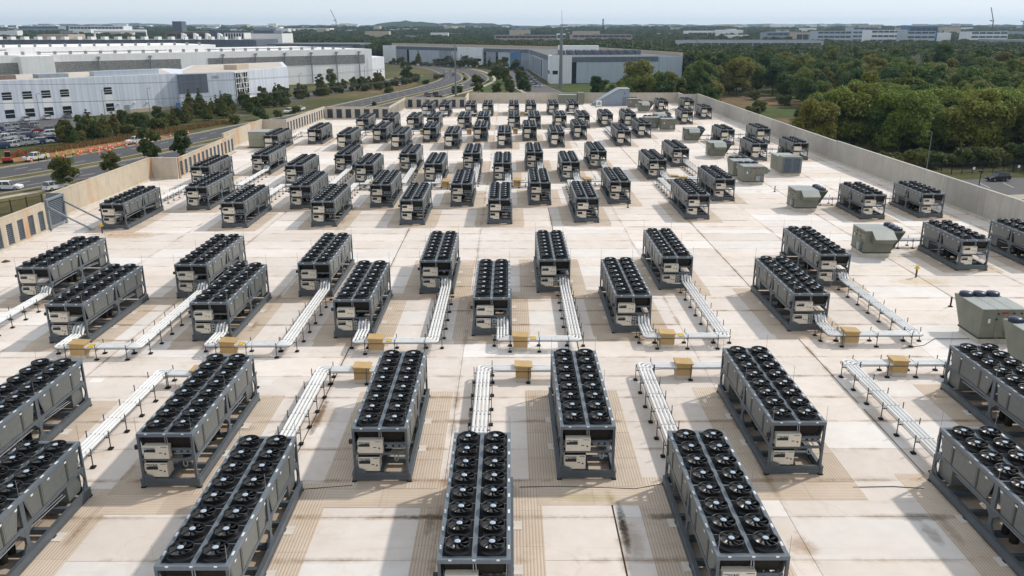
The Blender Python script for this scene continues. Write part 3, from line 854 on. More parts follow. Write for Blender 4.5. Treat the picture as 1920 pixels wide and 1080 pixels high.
# ================================================================ pipe runs, riser boxes, air handlers, stair house
def round_path(pts, rad=0.28, n=4):
    """2-D polyline with its corners rounded"""
    out = [Vector(pts[0])]
    for a, b, c in zip(pts[:-2], pts[1:-1], pts[2:]):
        a, b, c = Vector(a), Vector(b), Vector(c)
        u = (a-b).normalized(); v = (c-b).normalized()
        r = min(rad, (a-b).length*0.45, (c-b).length*0.45)
        p, q = b+u*r, b+v*r
        for k in range(n+1):
            t = k/n
            out.append((1-t)**2*p + 2*t*(1-t)*b + t*t*q)
    out.append(Vector(pts[-1]))
    return out
def offset_path(pts, off):
    res = []
    P = [Vector(p) for p in pts]
    for i, p in enumerate(P):
        d1 = (P[i]-P[i-1]).normalized() if i > 0 else None
        d2 = (P[i+1]-P[i]).normalized() if i < len(P)-1 else None
        n1 = Vector((-d1.y, d1.x)) if d1 else None; n2 = Vector((-d2.y, d2.x)) if d2 else None
        if d1 is None: res.append(p+n2*off)
        elif d2 is None: res.append(p+n1*off)
        else:
            m = (n1+n2); m = m/max(m.length_squared, 0.3)*2
            res.append(p+m*off)
    return res
STAND = MB()
for s in (-1, 1):
    STAND.mat(0).box(s*0.50-0.018, s*0.50+0.018, -0.018, 0.018, 0.06, 0.93)
    STAND.mat(1).box(s*0.50-0.10, s*0.50+0.10, -0.11, 0.11, 0.014, 0.075)
STAND.mat(0).box(-0.477, 0.477, -0.025, 0.025, 0.565, 0.605)
for k in (-0.285, -0.095, 0.095, 0.285): STAND.box(k-0.02, k+0.02, -0.03, 0.03, 0.755, 0.772)
STAND = STAND.mesh('support_stand', ['stand_steel', 'rubber_black'])

def pipe_run(pts, label, end_up=(True, True), step=1.55, group='white insulated pipe runs', tags=True):
    P0 = Vector(pts[0])
    root = empty('pipe_run', (P0.x, P0.y, 0.0)); tag(root, label, 'pipes', group)
    loc = [Vector(p)-P0 for p in pts]
    z = 0.69
    for k, off in enumerate((-0.285, -0.095, 0.095, 0.285)):
        path = round_path(offset_path(loc, off))
        p3 = [(p.x, p.y, z) for p in path]
        if end_up[0]:
            d = (path[0]-path[1]).normalized(); p3 = [(path[0].x+d.x*0.55, path[0].y+d.y*0.55, 1.12), (path[0].x+d.x*0.28, path[0].y+d.y*0.28, 1.02)] + p3
        if end_up[1]:
            d = (path[-1]-path[-2]).normalized(); p3 = p3 + [(path[-1].x+d.x*0.28, path[-1].y+d.y*0.28, 1.02), (path[-1].x+d.x*0.55, path[-1].y+d.y*0.55, 1.12)]
        mb = MB(); mb.smooth = True; mb.tube(p3, 0.074, 9)
        mb.build('pipe', 'pipe_white', root)
    mb = MB()
    for off in (-0.40, 0.40):
        path = round_path(offset_path(loc, off), 0.45)
        mb.tube([(p.x, p.y, 0.64) for p in path], 0.018, 5)
    mb.build('conduit', 'stand_steel', root)
    ln = 0
    for a, b in zip(loc[:-1], loc[1:]):
        d = b-a; n = max(1, int((d.length-0.5)/step)); ang = math.atan2(d.y, d.x)-math.pi/2
        for k in range(n+1):
            t = 0.45/d.length + (k/max(n, 1))*(1-0.9/d.length)
            p = a+d*t
            new_obj('support_stand', STAND, root, (p.x, p.y, 0), ang)
        if tags and 3 < d.length < 5 and abs(d.x) > abs(d.y):
            p = a+d*0.42; q = MB(); u = d.normalized(); v = Vector((-u.y, u.x))
            c = [p+u*i*0.16+v*j*0.38 for i, j in ((-1,-1),(1,-1),(1,0.2),(-1,0.2))]
            q.prism([(k.x, k.y) for k in c], 0.765, 0.778); q.build('warning_tape', 'pipe_tag', root)
    return root

_rb = MB(); _rb.bbox(-0.42, 0.42, -0.37, 0.37, 0.24, 0.88, 0.015)
RB_BODY = _rb.mesh('housing', 'riser_yellow')
_rb = MB(); _rb.yprism([(-0.48, 0.881), (0.48, 0.881), (0.48, 0.93), (-0.48, 0.98)], -0.42, 0.42)
RB_LID = _rb.mesh('lid', 'riser_yellow')
RB_CURB = MB().box(-0.40, 0.40, -0.35, 0.35, 0.012, 0.24).mesh('curb', 'curb_cream')
def riser(x, y, label):
    r = empty('riser_box', (x, y, 0.0)); tag(r, label, 'pipe box', 'yellow pipe riser boxes')
    new_obj('housing', RB_BODY, r); new_obj('lid', RB_LID, r); new_obj('curb', RB_CURB, r)

def back_run(A, B, L, lab):
    (xa, ya), (xb, yb) = A, B
    yc = yb + L + 1.95
    pipe_run([(xa-0.30, ya+L+0.15), (xa-0.30, yc), (xb+0.15, yc), (xb+0.15, yb+L+0.35)], 'white pipes behind ' + lab)
    riser(xa+1.85 if xb-xa < 4.8 else xa+2.45, yc, 'yellow riser box behind ' + lab)
def front_run(A, B, lab):
    (xa, ya), (xb, yb) = A, B
    yc = ya - 2.15
    pipe_run([(xa+0.68, ya-0.28), (xa+0.68, yc), (xb+0.72, yc), (xb+0.72, yb-0.28)], 'white pipes before ' + lab)
    riser(xa+1.75, yc, 'yellow riser box before ' + lab)
rowpt = [r[1] for r in ROWS]
def pairs(ra, rb, maxdx=5.6):
    out = []
    for i, a in enumerate(rowpt[ra]):
        for j, b in enumerate(rowpt[rb]):
            if 2.5 < b[0]-a[0] < maxdx: out.append((i, a, b)); break
    return out
def ordn(k): return '%s pair from left' % ORD[k]
for k, (i, a, b) in enumerate(pairs(0, 1)): back_run(a, b, 8.4, 'the %s in the two nearest rows' % ordn(k))
for k, (i, a, b) in enumerate(pairs(2, 3)): front_run(a, b, 'the %s in rows three and four' % ordn(k))
pipe_run([(-37.9, 44.0), (-32.25, 44.0), (-32.25, 53.95)], 'white pipes leading to the leftmost chiller of the fourth row', (False, True))
for k, (i, a, b) in enumerate(pairs(4, 5)): back_run(a, b, 8.4, 'the %s in rows five and six' % ordn(k))
for k, (i, a, b) in enumerate(pairs(6, 7)): front_run(a, b, 'the %s in rows seven and eight' % ordn(k))
for k, (i, a, b) in enumerate(pairs(8, 9)): back_run(a, b, 8.4, 'the %s in rows nine and ten' % ordn(k))
for k, i in enumerate((0, 2, 4, 6)):
    a, b = rowpt[11][i], rowpt[11][i+1]
    pipe_run([(a[0]+0.4, a[1]-0.28), (a[0]+0.4, a[1]-1.5), (b[0]+0.4, a[1]-1.5), (b[0]+0.4, b[1]-0.28)], 'white pipes in front of the %s in the farthest row' % ordn(k))
    riser((a[0]+b[0])/2, a[1]-1.5, 'yellow riser box in front of the %s in the farthest row' % ordn(k))
for k, (x, y) in enumerate(SIDE):
    pn = ORD[k//2]
    if k % 2 == 0 and k < 8:
        yc = y+6.35+0.95
        pipe_run([(x-3.2, yc), (x+0.25, yc), (x+0.25, y+6.5)], 'white pipes behind the inner chiller of the %s pair by the right parapet' % pn, (False, True), 1.2, tags=False)
        riser(x-3.3, yc, 'yellow riser box left of the inner chiller, %s pair by the right parapet' % pn)
    elif k < 8:
        yc = y+6.35+0.6
        pipe_run([(x-3.6, yc), (x-0.4, yc), (x-0.4, y+6.6)], 'white pipes behind the outer chiller of the %s pair by the right parapet' % pn, (False, True), 1.2, tags=False)

# ---------------------------------------------------------------- olive rooftop air handlers
def handler_proto():
    P = Proto()
    P.part('curb', MB().box(0.06, 2.24, 0.06, 2.54, 0.003, 0.34), 'curb_cream')
    P.part('base_rail', MB().box(-0.02, 2.32, -0.02, 2.62, 0.341, 0.44), 'olive_dark')
    b = MB(); b.bbox(0, 2.3, 0, 2.6, 0.441, 2.20, 0.02)
    for y in (0.85, 1.72): b.box(-0.012, -0.001, y-0.012, y+0.012, 0.5, 2.15)
    for x in (0.75, 1.5): b.box(x-0.012, x+0.012, -0.012, -0.001, 0.5, 2.15)
    b.box(-0.012, -0.001, 0.87, 2.55, 1.28, 1.30)
    P.part('casing', b, 'olive_metal')
    for k, (a, c) in enumerate(((0.0, 0.86), (0.89, 1.73), (1.76, 2.6))):
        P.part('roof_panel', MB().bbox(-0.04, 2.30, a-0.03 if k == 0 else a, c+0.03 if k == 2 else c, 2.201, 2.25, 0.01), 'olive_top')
    w = MB(); w.yprism([(2.302, 0.52), (3.30, 2.12), (3.30, 2.20), (2.302, 2.20)], 0.02, 2.58)
    P.part('coil_section', w, 'olive_metal')
    P.part('coil_grille', MB().add([(2.42, 0.0, 0.70), (3.26, 0.0, 2.06), (2.42, 0.0, 2.06), (2.42, 0.019, 0.70), (3.26, 0.019, 2.06), (2.42, 0.019, 2.06)], [(0,1,2),(5,4,3),(0,3,4,1),(1,4,5,2),(2,5,3,0)]), 'olive_dark')
    for k in range(3):
        f = MB(); f.smooth = True
        f.lathe([(0.40, 0.0), (0.40, 0.16), (0.37, 0.22), (0.20, 0.27), (0.0001, 0.28)], 18, (2.80, 0.46+k*0.84, 2.201))
        P.part('fan_dome', f, 'fan_navy')
    h = MB(); h.xprism([(-0.013, 2.18), (-0.013, 1.25), (-0.45, 1.25), (-0.85, 1.55), (-0.85, 1.66)], 0.55, 2.22)
    P.part('hood', h, 'olive_metal')
    P.part('hood_cover', MB().add([(0.50,-0.02,2.215),(2.27,-0.02,2.215),(2.27,-0.92,1.67),(0.50,-0.92,1.67),(0.50,-0.02,2.255),(2.27,-0.02,2.255),(2.27,-0.92,1.71),(0.50,-0.92,1.71)], [(0,1,2,3),(7,6,5,4),(0,4,5,1),(1,5,6,2),(2,6,7,3),(3,7,4,0)]), 'olive_top')
    P.part('disconnect_box', MB().bbox(-0.22, -0.013, 0.55, 1.05, 0.50, 1.12, 0.012), 'util_grey')
    P.part('name_plate', MB().box(-0.016, -0.003, 0.98, 1.42, 1.93, 2.05), 'red_plate', [('plate_mark', MB().box(-0.019, -0.017, 1.32, 1.39, 1.96, 2.02).box(-0.019, -0.017, 1.05, 1.28, 1.975, 2.0).mesh('plate_mark', 'rust_brown'), (0,0,0), 0)])
    hd = MB().box(-0.06, 0, -0.06, 0.06, -0.015, 0.015).box(-0.05, 0.0, -0.02, 0.02, -0.05, 0.05).mesh('handle', 'plate_black')
    for y, z in ((0.25, 1.98), (0.70, 1.98), (0.36, 0.62), (1.62, 1.95), (1.70, 1.6), (0.18, 1.2), (0.5, 1.35), (0.95, 1.6)):
        P.part('handle', hd, None, loc=(-0.002, y, z))
    P.part('sticker', MB().box(-0.012, -0.004, 2.05, 2.18, 1.35, 1.62), 'sticker_white')
    P.part('drain_pipe', MB().tube([(0.0, 1.6, 0.5), (-0.25, 1.6, 0.5), (-0.3, 1.6, 0.1), (-0.5, 1.6, 0.06)], 0.02, 6), 'pipe_metal')
    return P
HP = handler_proto()
for (x, y, rot, lab) in [
    (30.9, 46.0, 90, 'large olive air handler with red plate at right, behind the nearest right chiller'),
    (31.2, 41.2, 90, 'olive air handler cut off by the right edge of the picture'),
    (29.5, 65.7, 0, 'olive air handler with sloping hood beside the nearest twelve-fan chillers'),
    (29.7, 83.5, 0, 'olive hooded air handler left of the second pair of twelve-fan chillers'),
    (30.9, 103.0, 90, 'olive air handler standing just behind its plain-fronted twin'),
    (31.0, 98.7, 90, 'plain-fronted olive air handler in front of its twin, left of the louvred unit'),
    (29.4, 120.3, 0, 'olive hooded air handler left of the third pair of twelve-fan chillers'),
    (29.4, 137.7, 0, 'olive hooded air handler left of the fourth pair of twelve-fan chillers'),
    (30.7, 153.0, 90, 'nearer olive air handler of the cluster toward the back right'),
    (28.1, 155.6, 90, 'left olive air handler of the cluster toward the back right'),
    (28.4, 162.3, 0, 'rear hooded olive air handler of the cluster toward the back right'),
    (29.3, 188.0, 0, 'olive hooded air handler right of the sloping stair house'),
    (30.9, 198.3, 90, 'olive air handler close to the door of the stair house')]:
    tag(HP.spawn('air_handler', (x, y, 0.0), R(rot)), lab, 'air handler', 'olive rooftop air handlers')

r = empty('louvred_air_handler', (35.1, 105.0, 0.0)); tag(r, 'long olive air handler with two louvred intake panels facing the camera', 'air handler')
MB().box(0.1, 2.5, 0.1, 4.8, 0.003, 0.30).build('curb', 'curb_cream', r)
mb = MB(); mb.bbox(0, 2.6, 0, 1.6, 0.31, 2.45, 0.02); mb.build('intake_section', 'olive_metal', r)
mb = MB(); mb.bbox(0.1, 2.5, 1.61, 5.0, 0.31, 2.2, 0.02)
for y in (2.4, 3.2, 4.1): mb.box(0.085, 0.099, y, y+0.025, 0.4, 2.15)
mb.build('casing', 'olive_metal', r)
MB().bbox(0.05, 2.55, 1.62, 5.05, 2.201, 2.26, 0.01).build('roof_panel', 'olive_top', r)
for x0 in (0.22, 1.36):
    lm = slat_louvre(1.02, 1.85, 0.10, 0.10); new_obj('louvre', lm, r, (x0, -0.085, 0.45))
r = empty('beige_cabinet', (-41.5, 130.8, 0.0)); tag(r, 'beige ribbed cabinet in the left corner in front of a jog in the parapet', 'cabinet')
mb = MB(); mb.bbox(0, 3.0, 0, 3.6, 0.25, 2.5, 0.02)
for k in range(9): mb.box(0.2+k*0.31, 0.26+k*0.31, -0.025, -0.001, 0.35, 2.4)
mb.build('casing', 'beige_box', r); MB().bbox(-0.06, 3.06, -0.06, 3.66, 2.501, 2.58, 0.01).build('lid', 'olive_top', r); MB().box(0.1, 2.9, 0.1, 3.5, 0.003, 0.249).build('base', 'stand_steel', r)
r = empty('long_air_handler', (12.3, 208.6, 0.0)); tag(r, 'long olive air handler against the back parapet behind the farthest chillers', 'air handler')
mb = MB(); mb.bbox(0, 4.6, 0, 2.4, 0.3, 2.3, 0.02); mb.bbox(4.7, 6.4, -0.2, 2.5, 0.3, 2.9, 0.02); mb.build('casing', 'olive_metal', r)
MB().bbox(-0.05, 4.6, -0.05, 2.45, 2.301, 2.36, 0.01).build('roof_panel', 'olive_top', r); MB().box(0.1, 6.3, 0.1, 2.3, 0.003, 0.299).build('curb', 'curb_cream', r)
r = empty('condensing_unit', (21.0, 201.2, 0.0)); tag(r, 'small pale condensing unit before the low end of the stair house', 'condenser')
MB().bbox(0, 1.2, 0, 0.8, 0.2, 1.5, 0.02).build('casing', 'pipe_white', r); MB().cyl((0.6, -0.02, 0.9), 0.4, 0.03, 16, axis='y').build('fan_grille', 'util_grey', r); MB().box(-0.3, 1.5, -0.2, 1.0, 0.003, 0.199).build('base', 'curb_cream', r)

simple('stair_blue', (0.255, 0.30, 0.36), 0.55, 0.0, 0.05, 0.7, 0.35, 0, 0)
simple('door_blue', (0.16, 0.20, 0.26), 0.5, 0.0, 0.06, 2)
r = empty('stair_house', (20.7, 204.6, 0.0)); tag(r, 'blue-grey wedge-shaped stair house with a door at the back parapet', 'stair house')
mb = MB(); mb.yprism([(0, 0.003), (8.6, 0.003), (8.6, 3.95), (6.1, 3.95), (0, 0.5)], 0, 5.0); mb.build('wall', 'stair_blue', r)
mb = MB(); mb.add([(-0.15,-0.12,0.51),(6.1,-0.12,4.0),(6.1,5.1,4.0),(-0.15,5.1,0.51),(-0.15,-0.12,0.62),(6.1,-0.12,4.11),(6.1,5.1,4.11),(-0.15,5.1,0.62)], [(3,2,1,0),(4,5,6,7),(0,1,5,4),(1,2,6,5),(2,3,7,6),(3,0,4,7)])
mb.box(6.101, 8.75, -0.12, 5.1, 3.955, 4.11); mb.build('roof', 'galv', r)
d = MB().box(6.95, 7.95, -0.05, -0.003, 0.02, 2.12).build('door', 'door_blue', r)
MB().box(7.8, 7.86, -0.12, -0.051, 1.0, 1.15).build('handle', 'plate_black', d)
MB().box(7.3, 7.55, -0.16, -0.003, 2.9, 3.1).build('wall_lamp', 'plate_black', r)
# ================================================================ ground, roads, water of asphalt, kerbs, markings
def ground_mat():
    m, nt, nd, lk, bs = nodes_of('ground')
    p = geo_pos(nt)
    f = noise(nt, 0.02, 8, 0.65, p); g = noise(nt, 0.25, 6, 0.7, p); h = noise(nt, 0.004, 5, 0.6, p)
    c = ramp(nt, f, [(0.35, (0.060, 0.072, 0.026)), (0.5, (0.105, 0.095, 0.040)), (0.66, (0.17, 0.125, 0.065))])
    c = mixc(nt, ramp(nt, g, [(0.4, 0.0), (0.7, 0.6)]), c, (0.055, 0.07, 0.022))
    c = mixc(nt, ramp(nt, h, [(0.45, 0.0), (0.6, 0.7)]), c, (0.035, 0.05, 0.02))
    lk.new(c, bs.inputs['Base Color']); bs.inputs['Roughness'].default_value = 0.95; bs.inputs['Specular IOR Level'].default_value = 0.1
ground_mat()
def asphalt(name, col, var=0.18):
    m, nt, nd, lk, bs = nodes_of(name)
    p = geo_pos(nt)
    f = noise(nt, 0.15, 7, 0.7, p); g = noise(nt, 3.0, 4, 0.6, p)
    c = ramp(nt, f, [(0.3, tuple(x*(1-var) for x in col)), (0.7, tuple(x*(1+var) for x in col))])
    c = mixc(nt, mth(nt, 'MULTIPLY', g, 0.25), c, tuple(x*1.4 for x in col))
    lk.new(c, bs.inputs['Base Color']); bs.inputs['Roughness'].default_value = 0.85; bs.inputs['Specular IOR Level'].default_value = 0.25
asphalt('asphalt', (0.075, 0.073, 0.075)); asphalt('asphalt_lot', (0.105, 0.10, 0.10))
simple('marking', (0.55, 0.54, 0.50), 0.7, 0, 0.25, 1.5, 0.2, vec='pos')
simple('verge_grass', (0.115, 0.105, 0.042), 0.95, 0, 0.45, 0.35, 0.1, vec='pos', dirt=((0.17, 0.12, 0.06), 0.8))
simple('lawn', (0.060, 0.085, 0.024), 0.95, 0, 0.4, 0.3, 0.1, vec='pos', dirt=((0.10, 0.09, 0.035), 0.7))
simple('dry_field', (0.15, 0.105, 0.055), 0.95, 0, 0.5, 0.25, 0.1, vec='pos', dirt=((0.075, 0.075, 0.03), 0.8))
simple('bare_earth', (0.30, 0.155, 0.075), 0.95, 0, 0.35, 0.4, 0.1, vec='pos')
simple('sidewalk', (0.40, 0.36, 0.30), 0.9, 0, 0.12, 0.5, 0.1, vec='pos')

def structure(o): o['kind'] = 'structure'; return o
gm = MB()
xs = [-9000, -3000, -1000, -300, 300, 1000, 3000, 9000]; ys = [-1500, -200, 300, 1000, 3000, 9500]
vs = [(x, y, GZ) for y in ys for x in xs]
gm.add(vs, [(j*8+i, j*8+i+1, (j+1)*8+i+1, (j+1)*8+i) for j in range(5) for i in range(7)])
structure(gm.build('ground', 'ground'))

def catmull(pts, n=10):
    P = [Vector(p) for p in pts]; out = []
    for i in range(len(P)-1):
        a = P[max(i-1, 0)]; b = P[i]; c = P[i+1]; d = P[min(i+2, len(P)-1)]
        for k in range(n):
            t = k/n
            out.append(0.5*((2*b)+(c-a)*t+(2*a-5*b+4*c-d)*t*t+(-a+3*b-3*c+d)*t**3))
    out.append(P[-1])
    return out
def normals(P):
    res = []
    for i in range(len(P)):
        d = (P[min(i+1, len(P)-1)]-P[max(i-1, 0)]).normalized(); res.append(Vector((d.y, -d.x)))   # to the right
    return res
def ribbon(P, o0, o1, z, mb=None):
    mb = mb or MB(); Nn = normals(P)
    vs = []
    for p, n in zip(P, Nn):
        a = p+n*o0; b = p+n*o1; vs += [(a.x, a.y, z), (b.x, b.y, z)]
    mb.add(vs, [(2*i, 2*i+1, 2*i+3, 2*i+2) for i in range(len(P)-1)])
    return mb
def kerb(P, o, w, z0, z1, mb=None):
    mb = mb or MB(); Nn = normals(P); vs = []
    for p, n in zip(P, Nn):
        a = p+n*(o-w/2); b = p+n*(o+w/2); vs += [(a.x, a.y, z0), (a.x, a.y, z1), (b.x, b.y, z1), (b.x, b.y, z0)]
    fs = []
    for i in range(len(P)-1):
        for k in range(3): fs.append((4*i+k, 4*i+k+1, 4*i+k+5, 4*i+k+4))
    mb.add(vs, fs); return mb
def dashes(P, o, w, dl, gap, z, mb):
    acc = 0.0; on = True; cur = [P[0]]; Nn = normals(P)
    # walk in small steps
    L = [0.0]
    for a, b in zip(P[:-1], P[1:]): L.append(L[-1]+(b-a).length)
    def at(s):
        i = int(np.searchsorted(L, s)); i = max(1, min(i, len(P)-1)); t = (s-L[i-1])/max(L[i]-L[i-1], 1e-6)
        return P[i-1].lerp(P[i], t), Nn[i-1].lerp(Nn[i], t).normalized()
    s = 0.0
    while s+dl < L[-1]:
        (a, na), (b, nb) = at(s), at(s+dl)
        q = [a+na*(o-w/2), a+na*(o+w/2), b+nb*(o+w/2), b+nb*(o-w/2)]
        mb.add([(p.x, p.y, z) for p in q], [(0, 1, 2, 3)]); s += dl+gap
    return mb
MAIN = catmull([(-190,60),(-140,140),(-115,185),(-100,227),(-88,273),(-78,308),(-62.6,384),(-47,464),(-43.5,541),(-62,648),(-109,768),(-190,880),(-330,980)], 10)
structure(ribbon(MAIN, -3.0, 42, GZ+0.03).build('verge', 'verge_grass'))
for nm, a, b in (('road', 0, 13.2), ('road', 17.6, 29.5)):
    ro = structure(ribbon(MAIN, a, b, GZ+0.06).build('road', 'asphalt'))
    mk = MB()
    ribbon(MAIN, a+0.5, a+0.65, GZ+0.064, mk); ribbon(MAIN, b-0.65, b-0.5, GZ+0.064, mk)
    w = (b-a)/3
    for k in (1, 2): dashes(MAIN, a+w*k, 0.22, 3.2, 8.0, GZ+0.064, mk)
    mk.build('lane_markings', 'marking', ro)
for a in (-0.15, 13.35, 17.45, 29.65): structure(kerb(MAIN, a, 0.3, GZ, GZ+0.20).build('kerb', 'kerb_stone'))
structure(ribbon(MAIN, 13.5, 17.3, GZ+0.15).build('median', 'verge_grass'))
structure(ribbon(MAIN, 32.5, 34.6, GZ+0.05).build('pavement', 'sidewalk'))
# turn-off road towards the big white building, drive along the second building, car parks
SIDE_A = catmull([(-58,405),(-72,432),(-84,470),(-70,520),(-62,560)], 8)
structure(ribbon(SIDE_A, -4.5, 4.5, GZ+0.07).build('road', 'asphalt_lot'))
for a in (-4.6, 4.6): structure(kerb(SIDE_A, a, 0.25, GZ, GZ+0.2).build('kerb', 'kerb_stone'))
DRIVE = catmull([(24,330),(17,400),(9,470),(5,560),(2,640)], 8)
structure(ribbon(DRIVE, -8, 9.5, GZ+0.05).build('road', 'asphalt_lot'))
structure(kerb(DRIVE, -8.6, 1.6, GZ, GZ+0.18).build('kerb', 'kerb_stone'))
structure(kerb(DRIVE, 9.7, 0.3, GZ, GZ+0.18).build('kerb', 'kerb_stone'))
SIDE_B = catmull([(-96,296),(-112,318),(-104,345),(-92,372)], 8)
structure(ribbon(SIDE_B, -4, 4, GZ+0.075).build('road', 'asphalt_lot'))
def patch(name, poly, z, mat): return structure(MB().add([(x, y, z) for x, y in poly], [tuple(range(len(poly)))]).build(name, mat))
patch('car_park', [(-190,215),(-128,222),(-122,240),(-134,262),(-150,290),(-168,296),(-215,240)], GZ+0.04, 'asphalt_lot')
patch('car_park', [(-110,352),(-92,372),(-70,470),(-66,500),(-84,497),(-101,384)], GZ+0.035, 'asphalt_lot')
patch('car_park', [(70,120),(150,120),(150,176),(104,171),(80,166)], GZ+0.04, 'asphalt_lot')
patch('lawn', [(26,380),(75,380),(105,440),(100,488),(28,472)], GZ+0.04, 'lawn')
patch('meadow', [(62,260),(108,262),(128,300),(135,380),(75,400),(56,330)], GZ+0.045, 'dry_field')
patch('lawn', [(84,290),(116,292),(124,330),(96,335)], GZ+0.06, 'lawn')
patch('bare_ground', [(-122,190),(-114,196),(-98,240),(-103,243),(-120,208)], GZ+0.05, 'bare_earth')
patch('dry_bank', [(-72,395),(-57,410),(-51,470),(-60,520),(-66,500),(-74,440)], GZ+0.09, 'dry_field')
patch('lawn', [(-14,400),(12,395),(4,470),(-2,560),(-8,600),(-28,560),(-18,470)], GZ+0.045, 'lawn')
lm = MB()
for k in range(12): lm.add([(80+k*5, 158+0.5*k, GZ+0.045), (80.15+k*5, 158+0.5*k, GZ+0.045), (81.15+k*5, 163.5+0.5*k, GZ+0.045), (81+k*5, 163.5+0.5*k, GZ+0.045)], [(0,1,2,3)])
structure(lm.build('bay_markings', 'marking'))
patch('pavement', [(88,147),(104,150),(103,154),(87,151)], GZ+0.10, 'sidewalk')
patch('lawn', [(78,146),(87,151),(103,154),(112,148),(112,140),(78,138)], GZ+0.07, 'lawn')

# far hills round the horizon
def hills():
    mb = MB(); nx = 260
    r2 = np.random.default_rng(5)
    ph = r2.uniform(0, 6.28, 12)
    for (Y, base, amp, bump) in ((3600, 16, 5, 0), (5200, 27, 8, 1), (8200, 44, 9, 0)):
        vs = []
        for i in range(nx+1):
            x = (-0.72 + 1.44*i/nx)*Y*1.15
            t = x/Y
            h = base + amp*(math.sin(t*9+ph[0]+Y)+0.6*math.sin(t*23+ph[1]+Y)+0.35*math.sin(t*61+ph[2]))
            h += 2.2*math.sin(t*260+ph[3])+1.6*math.sin(t*610+ph[4])+1.2*math.sin(t*1410+ph[5])
            if bump: h += 20*math.exp(-((t+0.125)/0.035)**2) + 8*math.exp(-((t+0.06)/0.05)**2) + 6*math.exp(-((t-0.32)/0.05)**2)
            for dy, hh in ((-700, GZ-0.5), (-330, GZ+(h-GZ)*0.62), (-120, GZ+(h-GZ)*0.9), (0, h), (400, GZ-0.5)):
                vs.append((x, Y+dy, hh))
        fs = []
        for i in range(nx):
            for k in range(4): fs.append((i*5+k, (i+1)*5+k, (i+1)*5+k+1, i*5+k+1))
        mb.smooth = False
        mb.add(vs, fs)
    return mb
def hill_mat():
    m, nt, nd, lk, bs = nodes_of('hill_woods')
    p = geo_pos(nt)
    f = noise(nt, 0.012, 8, 0.75, p)
    c = ramp(nt, f, [(0.35, (0.022, 0.034, 0.014)), (0.6, (0.055, 0.068, 0.028)), (0.75, (0.10, 0.095, 0.05))])
    lk.new(c, bs.inputs['Base Color']); bs.inputs['Roughness'].default_value = 1.0; bs.inputs['Specular IOR Level'].default_value = 0.0
hill_mat()
structure(hills().build('hills', 'hill_woods'))

# ================================================================ background buildings
def facade_mat(name, col, stripe=0.12, sc=1.2, var=0.05):
    m, nt, nd, lk, bs = nodes_of(name)
    tc = nt.nodes.new('ShaderNodeTexCoord').outputs['Object']
    s = nt.nodes.new('ShaderNodeSeparateXYZ'); lk.new(tc, s.inputs[0])
    st = noise(nt, sc, 2, 0.5, vmul(nt, tc, (1, 1, 0.02)))
    c = ramp(nt, st, [(0.35, tuple(x*(1-stripe) for x in col)), (0.65, tuple(min(1, x*(1+stripe)) for x in col))])
    f = noise(nt, 0.15, 6, 0.65, tc)
    k = mth(nt, 'MULTIPLY_ADD', f, var*4, 1-var*2)
    hs = nt.nodes.new('ShaderNodeHueSaturation'); lk.new(k, hs.inputs['Value']); lk.new(c, hs.inputs['Color'])
    lk.new(hs.outputs[0], bs.inputs['Base Color']); bs.inputs['Roughness'].default_value = 0.7; bs.inputs['Specular IOR Level'].default_value = 0.3
facade_mat('clad_blue', (0.62, 0.66, 0.73)); facade_mat('clad_pale', (0.72, 0.74, 0.77), 0.06); facade_mat('clad_white', (0.88, 0.87, 0.85), 0.04)
facade_mat('clad_dark', (0.13, 0.15, 0.185)); facade_mat('clad_slate', (0.27, 0.31, 0.36), 0.10); facade_mat('clad_mid', (0.42, 0.47, 0.53), 0.06)
facade_mat('clad_brown', (0.22, 0.17, 0.14)); facade_mat('clad_pink', (0.42, 0.30, 0.28), 0.03); facade_mat('clad_tan', (0.50, 0.42, 0.33), 0.04)
facade_mat('clad_accent', (0.10, 0.20, 0.36), 0.05)
simple('screen_mesh', (0.27, 0.265, 0.255), 0.8, 0, 0.45, 2.6, 0.2)
simple('glass_dark', (0.015, 0.022, 0.03), 0.12, 0, 0.2, 0.6, 0.6)
simple('roof_white_far', (0.74, 0.72, 0.69), 0.8, 0, 0.12, 0.1, 0.2, vec='pos')
simple('roof_cream_far', (0.52, 0.47, 0.41), 0.85, 0, 0.12, 0.1, 0.2, vec='pos')
simple('roof_tan_far', (0.40, 0.33, 0.26), 0.85, 0, 0.15, 0.08, 0.2, vec='pos')
simple('roof_grey_far', (0.16, 0.165, 0.17), 0.85, 0, 0.15, 0.08, 0.2, vec='pos')
simple('far_white', (0.80, 0.80, 0.79), 0.7, 0, 0.06, 0.05)
simple('far_glass', (0.05, 0.075, 0.10), 0.3, 0, 0.15, 0.1)

class Face:
    """a facade from p0 to p1 (left to right as seen from the road); s along it, z above the ground"""
    def __init__(s, root, p0, p1):
        s.r = root; s.p0 = Vector(p0); d = Vector(p1)-s.p0; s.L = d.length; s.a = math.atan2(d.y, d.x)
    def box(s, name, mat, s0, s1, z0, z1, proud=0.06, parent=None, back=0.3):
        o = MB().box(s0, s1, -proud, back if proud > 0 else back, z0, z1).build(name, mat)
        if parent is None:
            o.parent = s.r; o.location = (s.p0.x, s.p0.y, 0); o.rotation_euler = (0, 0, s.a)
        else: o.parent = parent
        return o
def bld_root(name, label): 
    r = empty(name, (0, 0, GZ)); tag(r, label, 'building'); return r
def extrude(root, poly, z0, z1, name, mat): return MB().prism(poly, z0, z1).build(name, mat, root)

